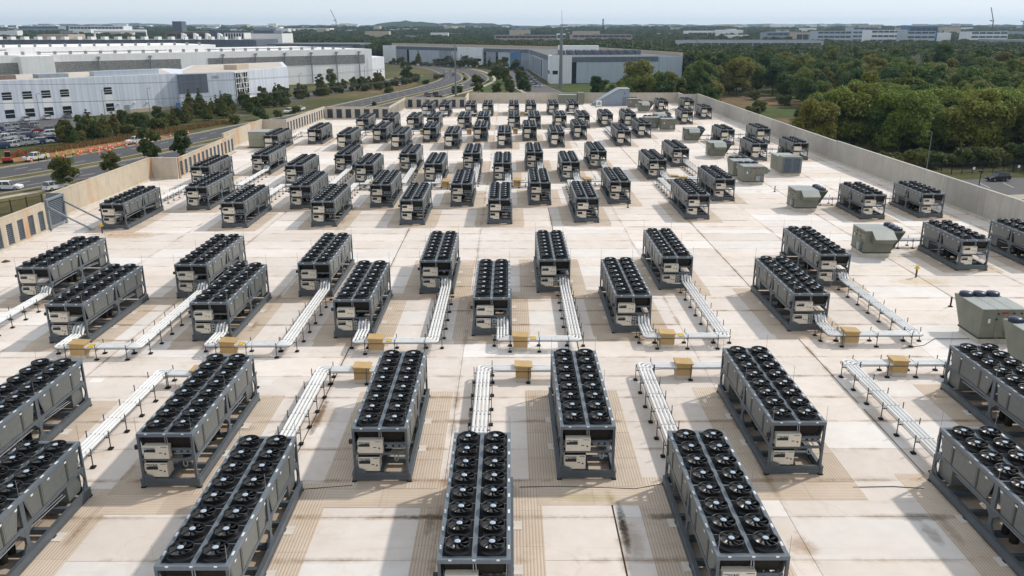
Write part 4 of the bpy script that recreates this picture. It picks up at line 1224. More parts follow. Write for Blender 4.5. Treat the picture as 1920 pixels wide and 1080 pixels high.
# --- the long white data centre on the left
A = bld_root('white_data_center', 'long white and blue-grey data centre beyond the road on the left')
extrude(A, [(-215,228.5),(-129.2,325),(-124,331),(-112,338),(-125,352),(-150,368),(-238,250)], 0, 13.5, 'annex_wall', 'clad_blue')
extrude(A, [(-127.5,323),(-110.5,338),(-101,384),(-118,440),(-150,400),(-136,345)], 0, 13.48, 'entrance_wall', 'clad_blue')
T1, T2 = Vector((-260,350)), Vector((-82,505)); dT = (T2-T1).normalized(); nT = Vector((-dT.y, dT.x))
def tq(s, d): v = T1+dT*s+nT*d; return (v.x, v.y)
LT = (T2-T1).length
extrude(A, [tq(-60,0), tq(LT,0), tq(LT,95), tq(-60,95)], 0, 18.4, 'main_wall', 'clad_white')
extrude(A, [(-84,503),(-77.6,524),(-118,590),(-140,560)], 0, 13.4, 'east_wall', 'clad_pale')
extrude(A, [tq(-58,3), tq(LT-3,3), tq(LT-3,92), tq(-58,92)], 18.403, 18.6, 'roof', 'roof_white_far')
extrude(A, [tq(-58,20), tq(150,20), tq(150,90), tq(-58,90)], 18.603, 21.6, 'upper_wall', 'clad_white')
extrude(A, [(-213,233),(-131,326),(-150,362),(-234,251)], 13.503, 13.62, 'annex_roof', 'roof_cream_far')
extrude(A, [(-126,326),(-112,339),(-103,384),(-118,434),(-148,398),(-134,346)], 13.483, 13.62, 'entrance_roof', 'roof_cream_far')
F = Face(A, T1, T2)
for s0, s1 in ((-55, 58), (64.6, 123), (137, 231)):
    F.box('screen_panel', 'screen_mesh', s0, s1, 10.3, 15.3, 0.18)
F.box('projecting_bay', 'clad_white', 50, 63.5, 0, 18.2, 7.0)
for s in (30, 84, 108, 145, 163, 180, 196, 212, 227):
    f = F.box('downpipe', 'util_grey', s, s+0.35, 0.5 if s > 170 else 9, 16.4, 0.6)
    o = MB().box(s-0.5, s+0.85, -0.9, 0, 16.4, 17.3).build('rain_head', 'util_grey', f)
for k in range(40):
    s = -40+k*6.6
    if s < LT-4: F.box('roof_vent', 'util_grey', s, s+1.2, 18.61, 20.0, -1.0 - (0.0), None, 2.2)
for k in range(30):
    s = -50+k*6.6
    o = MB().box(s, s+1.0, 21, 22.4, 21.61, 23.0).build('roof_vent', 'util_grey', A); o.location = (T1.x, T1.y, 0); o.rotation_euler = (0, 0, F.a)
o = MB().box(-30, 48, 8, 8.5, 20.4, 20.9).box(60, 120, 9, 9.5, 19.2, 19.6).box(140, 205, 9, 9.5, 19.2, 19.6).build('pipe_rack', 'util_grey', A); o.location = (T1.x, T1.y, 0); o.rotation_euler = (0, 0, F.a)
FA = Face(A, (-215,228.5), (-129.2,325))
for s0, s1 in ((62.2, 65.0), (68.4, 71.3), (74.7, 77.6), (80.7, 83.6), (86.8, 89.7), (101.8, 104.6)):
    w = FA.box('window', 'glass_dark', s0, s1, 7.2, 9.7, 0.05)
    MB().box(s0, s1, -0.11, -0.051, 7.95, 8.08).build('mullion', 'far_white', w); MB().box(s0, s1, -0.11, -0.051, 8.75, 8.88).build('mullion', 'far_white', w)
    FA.box('spandrel', 'far_white', s0, s1, 4.0, 7.15, 0.05)
    w = FA.box('window', 'glass_dark', s0, s1, 1.2, 3.95, 0.05)
    MB().box(s0, s1, -0.11, -0.051, 2.5, 2.63).build('mullion', 'far_white', w)
FA.box('plinth', 'clad_tan', 105, 129, 0, 1.4, 0.12)
FA.box('door', 'util_grey', 108.5, 110.2, 0, 3.0, 0.2)
FA.box('roof_box', 'clad_brown', 60, 75, 13.63, 15.0, -4, None, 8); FA.box('roof_box', 'clad_slate', 82, 92, 13.63, 14.9, -4, None, 9); FA.box('roof_box', 'clad_mid', 100, 124, 13.63, 15.3, -2, None, 6)
for s in (106, 112, 117, 122): FA.box('wall_lamp', 'far_white', s, s+0.5, 3.4, 3.8, 0.5)
FE = Face(A, (-127.5,323), (-110.5,338))
FE.box('dark_panel', 'clad_dark', 0.05, 11.6, 6.0, 13.2, 0.08)
FE.box('recess', 'clad_accent', -1.6, 0.0, 0, 2.8, 0.3)
n_ = text_mesh('1960', 1.5, 'clad_dark'); o = new_obj('building_number', n_, A, (0,0,0)); o.location = (FE.p0.x+math.cos(FE.a)*13.3, FE.p0.y+math.sin(FE.a)*13.3-0.12, 11.0); o.rotation_euler = (0, 0, FE.a)
FG = Face(A, (-110.5,338), (-108.2,349))
g = FG.box('entrance_glass', 'glass_dark', 0.3, 10.6, 0.2, 13.2, 0.25)
for k in range(6): MB().box(0.4+k*2, 0.62+k*2, -0.36, -0.251, 0.2, 13.2).build('mullion', 'far_white', g)
for k in range(7): MB().box(0.3, 10.6, -0.355, -0.252, 0.4+k*2.1, 0.6+k*2.1).build('transom', 'far_white', g)
for p0, p1 in (((1.5, 3.2), (5.2, 12.8)), ((5.2, 12.8), (7.0, 3.2)), ((3.5, 12.8), (9.5, 3.2)), ((7.5, 3.2), (10, 12.8))):
    MB().beam((p0[0], -0.42, p0[1]), (p1[0], -0.42, p1[1]), 0.3, 0.1).build('brace', 'far_white', g)
o = MB().box(0, 11, -2.6, 0.1, 3.0, 3.4).build('canopy', 'far_white', g)
FH = Face(A, (-108.2,349), (-101,384))
FH.box('roof_box', 'clad_tan', 2, 12, 13.63, 15.6, -6, None, 12)
FI = Face(A, (-84,503), (-77.6,524))

# --- buildings behind it
def block(name, label, x0, x1, y, dep, h, mat, roof='roof_grey_far', bands=0, bmat='far_glass', cat='building', extras=(), group=None, rows=None):
    r = empty(name, (x0, y, GZ)); tag(r, label, cat, group)
    w = x1-x0
    MB().box(0, w, 0, dep, 0, h).build('wall', mat, r)
    MB().box(0.4, w-0.4, 0.4, dep-0.4, h+0.003, h+0.35).build('roof', roof, r)
    for k in range(bands):
        z = h*(k+0.45)/bands
        o = MB().box(w*0.02, w*0.98, -0.25, 0, z, z+h/bands*0.42).build('window_band', bmat, r)
        nm = max(2, int(w/9))
        if nm <= 30:
            for q in range(1, nm): MB().box(w*0.02+w*0.96*q/nm-0.4, w*0.02+w*0.96*q/nm+0.4, -0.5, -0.251, z, z+h/bands*0.42).build('pier', mat, o)
    for nm, m, a in extras: MB().box(*a).build(nm, m, r)
    return r
r = block('dark_data_center', 'dark grey long data centre roof behind the white one at far left', -440, -190, 640, 60, 21.5, 'clad_dark', 'roof_grey_far')
for k in range(24): MB().box(4+k*10, 7+k*10, -0.5, 6, 21.86, 24).build('roof_duct', 'far_white', r)
for k in range(4): MB().tube([(196+k*9, 4, 21.9), (196+k*9, 4, 25), (196+k*9, -2, 26), (196+k*9, -3, 22)], 1.0, 8).build('exhaust_duct', 'far_white', r)
MB().tube([(120, 20, 22), (120, 20, 28), (160, 20, 28), (160, 20, 22)], 1.0, 8).build('pipe_loop', 'far_white', r)
block('grey_data_center', 'slate grey block directly behind the right end of the white data centre', -176, -118, 640, 50, 17.8, 'clad_slate', 'roof_grey_far', extras=[('parapet', 'clad_dark', (-6, 64, -1, 51, 17.9, 18.9))])
r = block('brown_office', 'brown and black block with a dark tower on its roof, far left', -330, -246, 820, 50, 26.5, 'clad_brown', 'roof_grey_far', 2, extras=[('roof_tower', 'clad_dark', (0, 9, 20, 32, 26.8, 36.5)), ('dark_wing', 'clad_dark', (46, 84, -6, -0.3, 0, 27.5))])
r = empty('striped_block', (-257, 770, GZ)); tag(r, 'block with black and white diagonal striped front beside the brown office', 'building')
MB().box(0, 18, 0, 20, 0, 26).build('wall', 'far_white', r)
for k in range(7): MB().add([(1+k*2.4, -0.2, 15), (2+k*2.4, -0.2, 15), (2.9+k*2.4, -0.2, 25.6), (1.6+k*2.4, -0.2, 25.6), (1+k*2.4, 0, 15), (2+k*2.4, 0, 15), (2.9+k*2.4, 0, 25.6), (1.6+k*2.4, 0, 25.6)], [(0,1,2,3),(7,6,5,4),(0,4,5,1),(1,5,6,2),(2,6,7,3),(3,7,4,0)]).build('stripe', 'plate_black', r)
MB().box(0.3, 17.7, 0.3, 19.7, 26.003, 26.4).build('roof', 'roof_grey_far', r)
block('white_hall', 'white hall with dark roof gear right of the striped block', -243, -213, 800, 40, 25.2, 'far_white', 'roof_grey_far', extras=[('roof_gear', 'clad_dark', (3, 22, 2, 30, 25.5, 28))])
block('tan_hall', 'low tan hall behind the dark data centre at far left', -420, -392, 760, 30, 24.5, 'clad_tan', 'roof_tan_far')
# --- centre: slate data centre with the angled facade
C = bld_root('slate_data_center', 'slate and pale panelled data centre with an angled facade in the centre distance')
CP = [(-115,775),(15,641),(24,478),(101,494),(66,630),(-112,812)]
extrude(C, CP, 0, 14.6, 'wall', 'clad_mid')
cen = Vector((0, 640))
extrude(C, [tuple(cen+(Vector(p)-cen)*0.985) for p in CP], 14.603, 14.8, 'roof', 'roof_grey_far')
for p, q in ((CP[3], CP[4]), (CP[4], CP[5])):
    Fp = Face(C, p, q); Fp.box('parapet', 'clad_tan', 0, Fp.L, 14.61, 16.6, 0.2, None, 0.5)
Fp = Face(C, CP[0], CP[1])
Fp.box('end_bay', 'clad_pale', 0, 19, 0, 15.2, 0.5)
Fp.box('louvre_band', 'clad_dark', 20, 186, 12.2, 14.58, 0.3)
for s0, s1, m in ((20, 36, 'clad_slate'), (80, 95, 'clad_slate'), (138, 150, 'clad_slate'), (152, 166, 'clad_mid'), (178, 186, 'clad_slate')): Fp.box('wall_panel', m, s0, s1, 0, 12.1, 0.25)
for s0, s1 in ((35.5, 38), (136, 138.5), (150, 152.5)): Fp.box('dark_pier', 'glass_dark', s0, s1, 0, 12.1, 0.45)
for k in range(5): Fp.box('wall_panel', 'clad_mid', 39+k*8, 46.7+k*8, 0.3, 12.0, 0.18)
Fp.box('white_bay', 'clad_pale', 105, 135.4, 0, 15.1, 1.5); o = Fp.box('window', 'glass_dark', 111, 134, 4.9, 6.9, 1.62)
Fp.box('blue_panel', 'clad_accent', 166.5, 177.5, 0, 13.2, 0.5)
Fp = Face(C, CP[1], CP[2])
Fp.box('louvre_band', 'clad_dark', 4, 150, 12.0, 14.58, 0.3)
for s0, s1, m in ((6, 30, 'clad_slate'), (34, 100, 'clad_mid'), (112, 150, 'clad_slate')): Fp.box('wall_panel', m, s0, s1, 0, 11.9, 0.25)
for k in range(12): Fp.box('dark_pier', 'glass_dark', 36+k*6, 37+k*6, 0.5, 11.0, 0.4)
Fp.box('white_bay', 'clad_pale', 150.5, 163.5, 0, 15.4, 1.0); Fp.box('window', 'glass_dark', 152, 161, 5.2, 7.0, 1.12)
Fp = Face(C, CP[2], CP[3])
Fp.box('white_bay', 'clad_pale', -0.9, 11.4, 0, 15.4, 0.8)
Fp.box('window', 'glass_dark', 0.2, 3.2, 5.2, 7.2, 0.92)
Fp.box('dark_pier', 'glass_dark', 11.5, 14.2, 0, 11.7, 0.35)
Fp.box('louvre_band', 'clad_dark', 11.5, 63.4, 11.8, 14.58, 0.4)
for k in range(9): Fp.box('wall_panel', 'clad_mid', 14.4+k*7.1, 21.4+k*7.1 if k < 8 else 78, 0.2, 11.7 if k < 7 else 14.5, 0.2)
for k in range(10):
    for j in range(2): MB().box(30+k*5.2, 33.2+k*5.2, 506+j*14+k*1.2, 514+j*14+k*1.2, 14.81, 17.4).build('roof_chiller', 'clad_dark', C)
MB().box(34, 62, 590, 598, 14.82, 18.6).build('penthouse', 'far_white', C)

# --- far city
far_list = [
 ('office_block', 'tall white office block on the horizon at far left', -1520, -1494, 2600, 30, 38, 'far_white', 5),
 ('office_row', 'blue-grey office row on the horizon at far left', -1375, -1262, 2400, 40, 35, 'clad_slate', 3),
 ('parking_deck', 'long white parking deck near the horizon at left', -1130, -990, 2200, 50, 34.5, 'far_white', 3),
 ('grey_mall', 'long grey hall near the horizon above the white data centre', -735, -545, 2600, 60, 29, 'far_white', 1),
 ('slate_mall', 'dark hall near the horizon left of the long grey hall', -830, -750, 2300, 60, 28, 'clad_slate', 2),
 ('brick_office', 'pinkish brick office with window rows behind the slate data centre', -22, 70, 1250, 40, 20, 'clad_pink', 3),
 ('white_tower_block', 'white end tower adjoining the pinkish brick office', 70, 82, 1248, 30, 22, 'far_white', 2),
 ('brick_warehouse', 'long pinkish brick building right of the white end tower', 95, 187, 1300, 50, 20.5, 'clad_pink', 3),
 ('blue_office', 'low blue-grey office left of the white offices at right horizon', 452, 500, 1500, 40, 22.5, 'clad_slate', 3),
 ('tan_office', 'plain beige windowless block among offices on the right horizon', 484, 525, 1440, 35, 23, 'clad_tan', 1),
 ('striped_office', 'white office with long window bands, leftmost of the right horizon group', 487, 541, 1350, 35, 25.5, 'clad_mid', 4),
 ('tower_office', 'tallest narrow office between the white banded ones at right', 583, 611, 1450, 35, 31.5, 'clad_mid', 5),
 ('banded_office', 'white banded office just right of the narrow tower', 573, 629, 1352, 35, 27.0, 'clad_pale', 4),
 ('end_office', 'white banded office with blue roof at the right of the group', 606, 649, 1300, 35, 25.5, 'clad_mid', 4),
 ('glass_office', 'blue glass office behind the white banded offices at right', 702, 752, 1500, 35, 33, 'clad_accent', 2),
 ('corner_office', 'white five-storey office standing apart near the right edge', 622, 672, 1150, 30, 25.6, 'clad_pale', 5),
 ('grey_shed', 'grey shed below the office near the right edge', 572, 640, 1000, 40, 17, 'clad_slate', 1),
 ('long_warehouse', 'very long pale low warehouse above the wood at right', 183, 332, 900, 40, 17.4, 'clad_mid', 1),
 ('white_hangar', 'small white hangar near the horizon right of centre', 376, 438, 1800, 50, 24, 'far_white', 1)]
for (nm, lb, x0, x1, y, dep, h, m, b) in far_list: block(nm, lb, x0, x1, y, dep, h, m, 'roof_white_far' if m == 'far_white' else 'roof_grey_far', b)
r3 = np.random.default_rng(12)
fm = MB()
for k in range(210):
    y = r3.uniform(1500, 4800); x = r3.uniform(-0.66, 0.68)*y
    w = r3.uniform(14, 60)*(0.6+y/4000); h = r3.uniform(7, 17)*(0.7+y/5000)
    z = GZ + (y-1500)/3300*20
    fm.mat(int(r3.integers(0, 4))); fm.box(x, x+w, y, y+r3.uniform(15, 40), GZ, z+h+8)
fo = fm.build('far_town', ['far_white', 'clad_tan', 'far_white', 'clad_slate']); tag(fo, 'scattered pale roofs of the far town below the horizon', 'town', None, 'stuff')
# ================================================================ trees
def leaf_mat(name, stops, sat=1.0):
    m, nt, nd, lk, bs = nodes_of(name)
    tc = nt.nodes.new('ShaderNodeTexCoord').outputs['Object']
    rnd = obj_rand(nt)
    f = noise(nt, 0.45, 4, 0.6, tc)
    k = mth(nt, 'ADD', mth(nt, 'MULTIPLY', rnd, 0.75), mth(nt, 'MULTIPLY', f, 0.5))
    k = mth(nt, 'SUBTRACT', k, 0.12)
    c = ramp(nt, k, stops)
    at = nt.nodes.new('ShaderNodeAttribute'); at.attribute_name = 'tone'
    hs = nt.nodes.new('ShaderNodeHueSaturation'); lk.new(c, hs.inputs['Color']); lk.new(at.outputs['Fac'], hs.inputs['Value'])
    lk.new(hs.outputs[0], bs.inputs['Base Color'])
    bs.inputs['Roughness'].default_value = 0.6; bs.inputs['Specular IOR Level'].default_value = 0.25
    tr = nt.nodes.new('ShaderNodeBsdfTranslucent'); lk.new(hs.outputs[0], tr.inputs['Color'])
    mx = nt.nodes.new('ShaderNodeMixShader'); mx.inputs[0].default_value = 0.36
    lk.new(bs.outputs[0], mx.inputs[1]); lk.new(tr.outputs[0], mx.inputs[2])
    lk.new(mx.outputs[0], nd['Material Output'].inputs['Surface'])
leaf_mat('leaf_wood', [(0.05, (0.040, 0.082, 0.022)), (0.38, (0.078, 0.132, 0.026)), (0.62, (0.140, 0.172, 0.032)), (0.85, (0.215, 0.195, 0.034)), (1.0, (0.225, 0.145, 0.040))])
leaf_mat('leaf_bright', [(0.0, (0.115, 0.185, 0.028)), (0.5, (0.170, 0.220, 0.032)), (1.0, (0.235, 0.230, 0.036))])
leaf_mat('leaf_shrub', [(0.0, (0.050, 0.082, 0.024)), (0.4, (0.085, 0.115, 0.026)), (0.75, (0.135, 0.138, 0.032)), (1.0, (0.16, 0.105, 0.04))])
leaf_mat('leaf_far', [(0.0, (0.036, 0.062, 0.020)), (0.5, (0.060, 0.088, 0.024)), (1.0, (0.110, 0.115, 0.03))])
simple('bark', (0.09, 0.075, 0.06), 0.9, 0, 0.3, 3, 0.1)
simple('bark_pale', (0.34, 0.31, 0.27), 0.9, 0, 0.3, 3, 0.1)

def crown_mesh(seed, blobs, nleaf, size, mat, sphere_up=0.25, core=True):
    """leaf-sized faces through the volume of several blobs; blobs: (x,y,z,r)"""
    g = np.random.default_rng(seed)
    vol = np.array([b[3]**2 for b in blobs]); cnt = np.maximum(8, (nleaf*vol/vol.sum()).astype(int))
    allv = []; tone = []
    for (bx, by, bz, br), n in zip(blobs, cnt):
        d = g.normal(size=(n, 3)); d /= np.linalg.norm(d, axis=1)[:, None]
        d[:, 2] = np.where(d[:, 2] < -0.35, -d[:, 2], d[:, 2])
        rad = br*(0.72+0.34*g.random(n)**0.7)*(1+0.16*np.sin(d[:, 0]*5+seed)*np.cos(d[:, 1]*4+bz))
        c = np.array([bx, by, bz]) + d*rad[:, None]*np.array([1, 1, 0.86])
        nrm = d*0.75 + g.normal(size=(n, 3))*0.55; nrm[:, 2] += sphere_up
        nrm /= np.linalg.norm(nrm, axis=1)[:, None]
        a = np.cross(nrm, g.normal(size=(n, 3))); a /= np.linalg.norm(a, axis=1)[:, None]
        b = np.cross(nrm, a)
        s = size*(0.6+0.8*g.random(n))[:, None]
        q = np.stack([c-a*s*0.5, c+b*s*0.34, c+a*s*0.55, c-b*s*0.30], axis=1)
        allv.append(q.reshape(-1, 3)); tone.append(np.repeat(0.72+0.56*g.random(n), 4)*(0.85+0.3*g.random()))
    V = np.concatenate(allv); T = np.concatenate(tone); nq = len(V)//4
    me = bpy.data.meshes.new('crown')
    faces = np.arange(nq*4).reshape(-1, 4)
    vs = V.tolist(); fs = faces.tolist()
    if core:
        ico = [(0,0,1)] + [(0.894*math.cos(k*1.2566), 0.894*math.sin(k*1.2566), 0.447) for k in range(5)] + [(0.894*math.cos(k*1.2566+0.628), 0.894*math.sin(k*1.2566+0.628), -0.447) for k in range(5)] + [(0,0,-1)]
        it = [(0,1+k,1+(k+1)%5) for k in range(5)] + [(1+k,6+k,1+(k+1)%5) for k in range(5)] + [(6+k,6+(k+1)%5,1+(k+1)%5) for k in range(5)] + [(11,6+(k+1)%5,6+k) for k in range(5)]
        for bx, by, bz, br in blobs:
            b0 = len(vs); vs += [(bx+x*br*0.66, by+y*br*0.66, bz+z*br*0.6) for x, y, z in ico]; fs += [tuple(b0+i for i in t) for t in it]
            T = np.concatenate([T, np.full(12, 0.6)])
    me.from_pydata(vs, [], fs)
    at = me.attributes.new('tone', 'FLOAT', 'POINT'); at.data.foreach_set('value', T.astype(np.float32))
    me.materials.append(M[mat]); me.update()
    return me
def blobs_round(seed, R0, H, n, zc):
    g = random.Random(seed); out = [(0, 0, zc, R0*0.62)]
    for k in range(n):
        a = g.uniform(0, 6.28); el = g.uniform(-0.62, 1.0)
        r = R0*g.uniform(0.48, 0.72)
        out.append((math.cos(a)*r*math.cos(el*0.9), math.sin(a)*r*math.cos(el*0.9), zc+H*0.5*math.sin(el*1.3)*g.uniform(0.7, 1.05), R0*g.uniform(0.26, 0.46)))
    return out
def blobs_cone(seed, R0, H, n):
    g = random.Random(seed); out = []
    for k in range(n):
        t = k/(n-1); rr_ = R0*(1-t)**0.8
        for q in range(3 if t < 0.7 else 1):
            a = g.uniform(0, 6.28); out.append((math.cos(a)*rr_*0.5, math.sin(a)*rr_*0.5, H*(0.16+0.8*t), max(0.35, rr_*0.62)))
    return out
def trunk_mesh(seed, h, r, spread, mat):
    g = random.Random(seed); mb = MB(); mb.smooth = True
    def limb(p, d, r0, r1, ln):
        pts = [Vector(p)]; v = Vector(d).normalized()
        for k in range(4): v = (v+Vector((g.uniform(-.15, .15), g.uniform(-.15, .15), 0.05))).normalized(); pts.append(pts[-1]+v*ln/4)
        n = 6; vs = []
        for i, q in enumerate(pts):
            rr_ = r0+(r1-r0)*i/4
            for k in range(n): a = 2*math.pi*k/n; vs.append((q.x+math.cos(a)*rr_, q.y+math.sin(a)*rr_, q.z))
        mb.add(vs, [(i*n+k, i*n+(k+1) % n, (i+1)*n+(k+1) % n, (i+1)*n+k) for i in range(4) for k in range(n)])
        return pts[-1]
    top = limb((0, 0, -0.2), (0, 0, 1), r, r*0.6, h)
    for k in range(5):
        a = k*1.256+g.uniform(-.3, .3); limb(top-Vector((0, 0, g.uniform(0, h*0.25))), (math.cos(a)*spread, math.sin(a)*spread, 1), r*0.5, r*0.12, h*0.9)
    return mb.mesh('trunk', mat)

TREES = {}
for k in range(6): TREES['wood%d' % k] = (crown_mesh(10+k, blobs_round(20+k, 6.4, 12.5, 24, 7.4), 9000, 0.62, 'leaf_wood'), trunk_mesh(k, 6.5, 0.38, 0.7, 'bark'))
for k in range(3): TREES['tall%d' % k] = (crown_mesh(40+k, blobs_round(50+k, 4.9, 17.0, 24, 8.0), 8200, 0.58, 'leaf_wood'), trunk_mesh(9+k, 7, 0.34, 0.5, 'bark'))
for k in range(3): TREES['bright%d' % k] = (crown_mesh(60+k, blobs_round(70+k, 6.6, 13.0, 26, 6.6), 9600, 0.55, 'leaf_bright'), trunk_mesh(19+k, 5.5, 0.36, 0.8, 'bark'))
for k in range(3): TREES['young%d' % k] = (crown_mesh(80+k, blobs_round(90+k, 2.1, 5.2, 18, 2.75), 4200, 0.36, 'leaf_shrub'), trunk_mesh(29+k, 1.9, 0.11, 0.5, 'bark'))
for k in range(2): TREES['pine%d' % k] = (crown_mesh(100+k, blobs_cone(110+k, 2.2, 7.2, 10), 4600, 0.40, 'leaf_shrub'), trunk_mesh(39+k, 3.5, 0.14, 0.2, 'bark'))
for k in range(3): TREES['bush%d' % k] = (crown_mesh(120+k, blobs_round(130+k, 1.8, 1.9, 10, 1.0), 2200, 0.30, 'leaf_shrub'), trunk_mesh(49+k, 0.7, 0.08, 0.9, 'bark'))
def bare_tree():
    mb = MB(); g = random.Random(4)
    def br(p, d, r, ln, dep):
        q = p+d*ln; mb.beam(p, q, r*2, r*2)
        if dep:
            for k in range(3): br(q, (d+Vector((g.uniform(-.7, .7), g.uniform(-.7, .7), g.uniform(0, .35)))).normalized(), r*0.55, ln*0.66, dep-1)
    br(Vector((0, 0, 0)), Vector((0, 0, 1)), 0.3, 7.5, 4)
    return mb.mesh('trunk', 'bark_pale')
tree_cat = {'wood': 'tree', 'tall': 'tree', 'bright': 'tree', 'young': 'tree', 'pine': 'tree', 'bush': 'bush'}
def tree(kind, x, y, s, label, group, z=GZ, name=None):
    cm, tm = TREES[kind]
    base = kind[:-1]
    r = empty(name or {'wood': 'deciduous_tree', 'tall': 'tall_tree', 'bright': 'yellow_green_tree', 'young': 'young_tree', 'pine': 'evergreen_tree', 'bush': 'bush'}[base], (x, y, z), random.uniform(0, 6.28))
    zs = s*random.uniform(0.88, 1.12); r.scale = (s, s, zs)
    tag(r, label, tree_cat[base], group)
    new_obj('crown', cm, r); new_obj('trunk', tm, r)
    return r
g7 = random.Random(21)
def in_meadow(x, y): return (62 < x < 128 and 262 < y < 388 and not (x > 118 and y > 330))
# the wood to the right, each near tree by itself
placed = []
def free(x, y, d): 
    for a, b, c in placed:
        if (a-x)**2+(b-y)**2 < (0.5*(d+c))**2: return False
    return True
cand = 0; nwood = 0
while nwood < 268 and cand < 20000:
    cand += 1
    y = 186+ (g7.random()**1.25)*330; x = g7.uniform(60, 0.60*y+38)
    if in_meadow(x, y) or x < 60+max(0, (300-y))*0.10 or (y < 205 and x < 118): continue
    if x/y < 0.222 and y > 250: continue
    if x/y < 0.37 and y < 300: continue
    d = g7.uniform(7.6, 11.5)
    if not free(x, y, d): continue
    placed.append((x, y, d)); nwood += 1
    near = y < 262 and x > 92
    dep = 'front' if y < 275 else ('middle' if y < 370 else 'back')
    q = x/y; lat = 'left end' if q < 0.32 else ('centre' if q < 0.46 else 'right end')
    part = '%s rank at the %s of the right-hand wood' % (dep, lat)
    if near and g7.random() < 0.55: kind = 'bright%d' % g7.randrange(3); lab = 'yellow-green leafy tree in the ' + part
    elif g7.random() < 0.3: kind = 'tall%d' % g7.randrange(3); lab = 'tall narrow tree in the ' + part
    else: kind = 'wood%d' % g7.randrange(6); lab = 'broad rounded tree in the ' + part
    tree(kind, x, y, d/11.0*g7.uniform(0.92, 1.2), lab, 'trees of the right-hand wood')
# thicket straight behind the back parapet, right of centre
for k in range(30):
    x = 35+k*1.55+g7.uniform(-1.5, 1.5); y = g7.uniform(308, 350)
    kind = 'wood%d' % g7.randrange(6) if k % 3 else 'tall%d' % g7.randrange(3)
    tree(kind, x, y, g7.uniform(0.5, 0.7) if x < 46 else g7.uniform(0.62, 0.88), '%s tree at the %s of the thicket behind the back parapet' % ('broad' if k % 3 else 'narrow', 'left' if k < 15 else 'right'), 'thicket behind the back parapet')
for k, (x, y) in enumerate([(97, 204), (106, 212), (114, 204), (123, 211), (131, 205), (103, 223), (118, 225), (89, 213), (137, 222), (110, 236)]):
    tree('bright%d' % (k % 3), x, y, g7.uniform(0.95, 1.2), 'large yellow-green tree by the fence at the right edge, %s from left' % ORD[k], 'yellow-green trees by the right fence')
tree('wood2', 53, 352, 1.12, 'large dark tree before the right end of the slate data centre', None)
o = new_obj('bare_tree', bare_tree(), None, (196, 402, GZ)); tag(o, 'bleached bare tree rising out of the right-hand wood', 'tree')
for k, (x, y, s) in enumerate([(88, 300, 1.6), (95, 316, 1.9), (72, 322, 1.5), (101, 288, 1.7), (80, 345, 1.6), (112, 340, 2.0), (66, 300, 1.4), (74, 285, 1.7), (90, 372, 2.2), (108, 368, 2.0)]):
    tree('bush%d' % (k % 3), x, y, s, 'rounded shrub in the meadow beyond the right parapet', 'meadow shrubs')
for k in range(34):
    x = 70+k*2.0+g7.uniform(-1, 1); y = 178+k*0.5+g7.uniform(-2.5, 5)
    tree('bush%d' % g7.randrange(3), x, y, g7.uniform(1.1, 2.0), 'shrub at the %s of the wood edge behind the right fence' % ('left' if k < 12 else ('middle' if k < 23 else 'right')), 'shrubs behind the right fence')
# near verge trees beyond the left parapet
for x, y, s, lab in ((-87.8, 160.5, 1.25, 'bushy young tree nearest the white cars, beyond the left parapet'), (-84.0, 171.5, 1.0, 'thin young tree second along the left verge'),
                (-83.0, 188.5, 1.35, 'dense young tree third along the left verge'), (-80.0, 199.5, 1.2, 'dense young tree fourth along the left verge'), (-72.5, 236, 0.9, 'small young tree farthest along the left verge')):
    tree('young%d' % g7.randrange(3), x, y, s*0.95, lab, 'young trees on the left verge')
# belt between car park and road
nb = 0
while nb < 70:
    y = g7.uniform(222, 345); x0 = -113+(y-222)*0.22
    x = x0 - g7.uniform(3, 13+ (y-222)*0.08)
    kind = g7.choice(['young0', 'young1', 'young2', 'pine0', 'pine1', 'bush0', 'bush1', 'bush2'])
    tree(kind, x, y, g7.uniform(0.75, 1.15)*(1.5 if kind[:4] == 'bush' else 0.95), '%s in the %s of the belt between car park and road' % ({'youn': 'young leafy tree', 'pine': 'small pointed evergreen', 'bush': 'low rounded bush'}[kind[:4]], 'left part' if y < 262 else ('middle' if y < 303 else 'right part')), 'planting belt by the left road'); nb += 1
for k in range(46):
    t = k/45; x = -99+t*33+g7.uniform(-5, 3); y = 345+t*115+g7.uniform(-5, 5)
    kk = g7.choice(['young0', 'young1', 'pine0', 'bush0', 'bush2', 'bush1']); tree(kk, x-3, y, g7.uniform(0.8, 1.25), '%s by the road before the %s half of the white data centre' % ({'youn': 'young leafy tree', 'pine': 'small pointed evergreen', 'bush': 'low rounded bush'}[kk[:4]], 'left' if k < 23 else 'right'), 'planting before the white data centre')
for x, y, kd, lab in ((-171, 286, 'pine0', 'leftmost tree against the blue-grey facade'), (-163, 292, 'young1', 'second tree against the blue-grey facade'), (-158, 300, 'pine1', 'evergreen against the fourth window bay'), (-154, 303, 'pine0', 'tall evergreen by the fourth window bay'), (-147, 309, 'young2', 'round dark tree right of the fourth window bay'),
                      (-139, 318, 'young0', 'purple-leaved round tree before the last window bay'), (-122, 318, 'pine0', 'evergreen before the dark panel'), (-119, 320, 'pine1', 'evergreen beside the dark panel'), (-111, 329, 'young2', 'broad tree before the entrance wall'), (-106, 333, 'young1', 'broad tree left of the entrance glass'),
                      (-98, 392, 'young0', 'dark tree before the white end wall'), (-94, 415, 'tall0', 'slender tree before the white main wall'), (-90, 425, 'tall1', 'slender tree right of the first one at the white main wall'), (-76, 485, 'pine0', 'small evergreen at the right end of the white building')):
    tree(kd, x, y, 0.55 if kd[:4] == 'tall' else 1.05, lab, None)
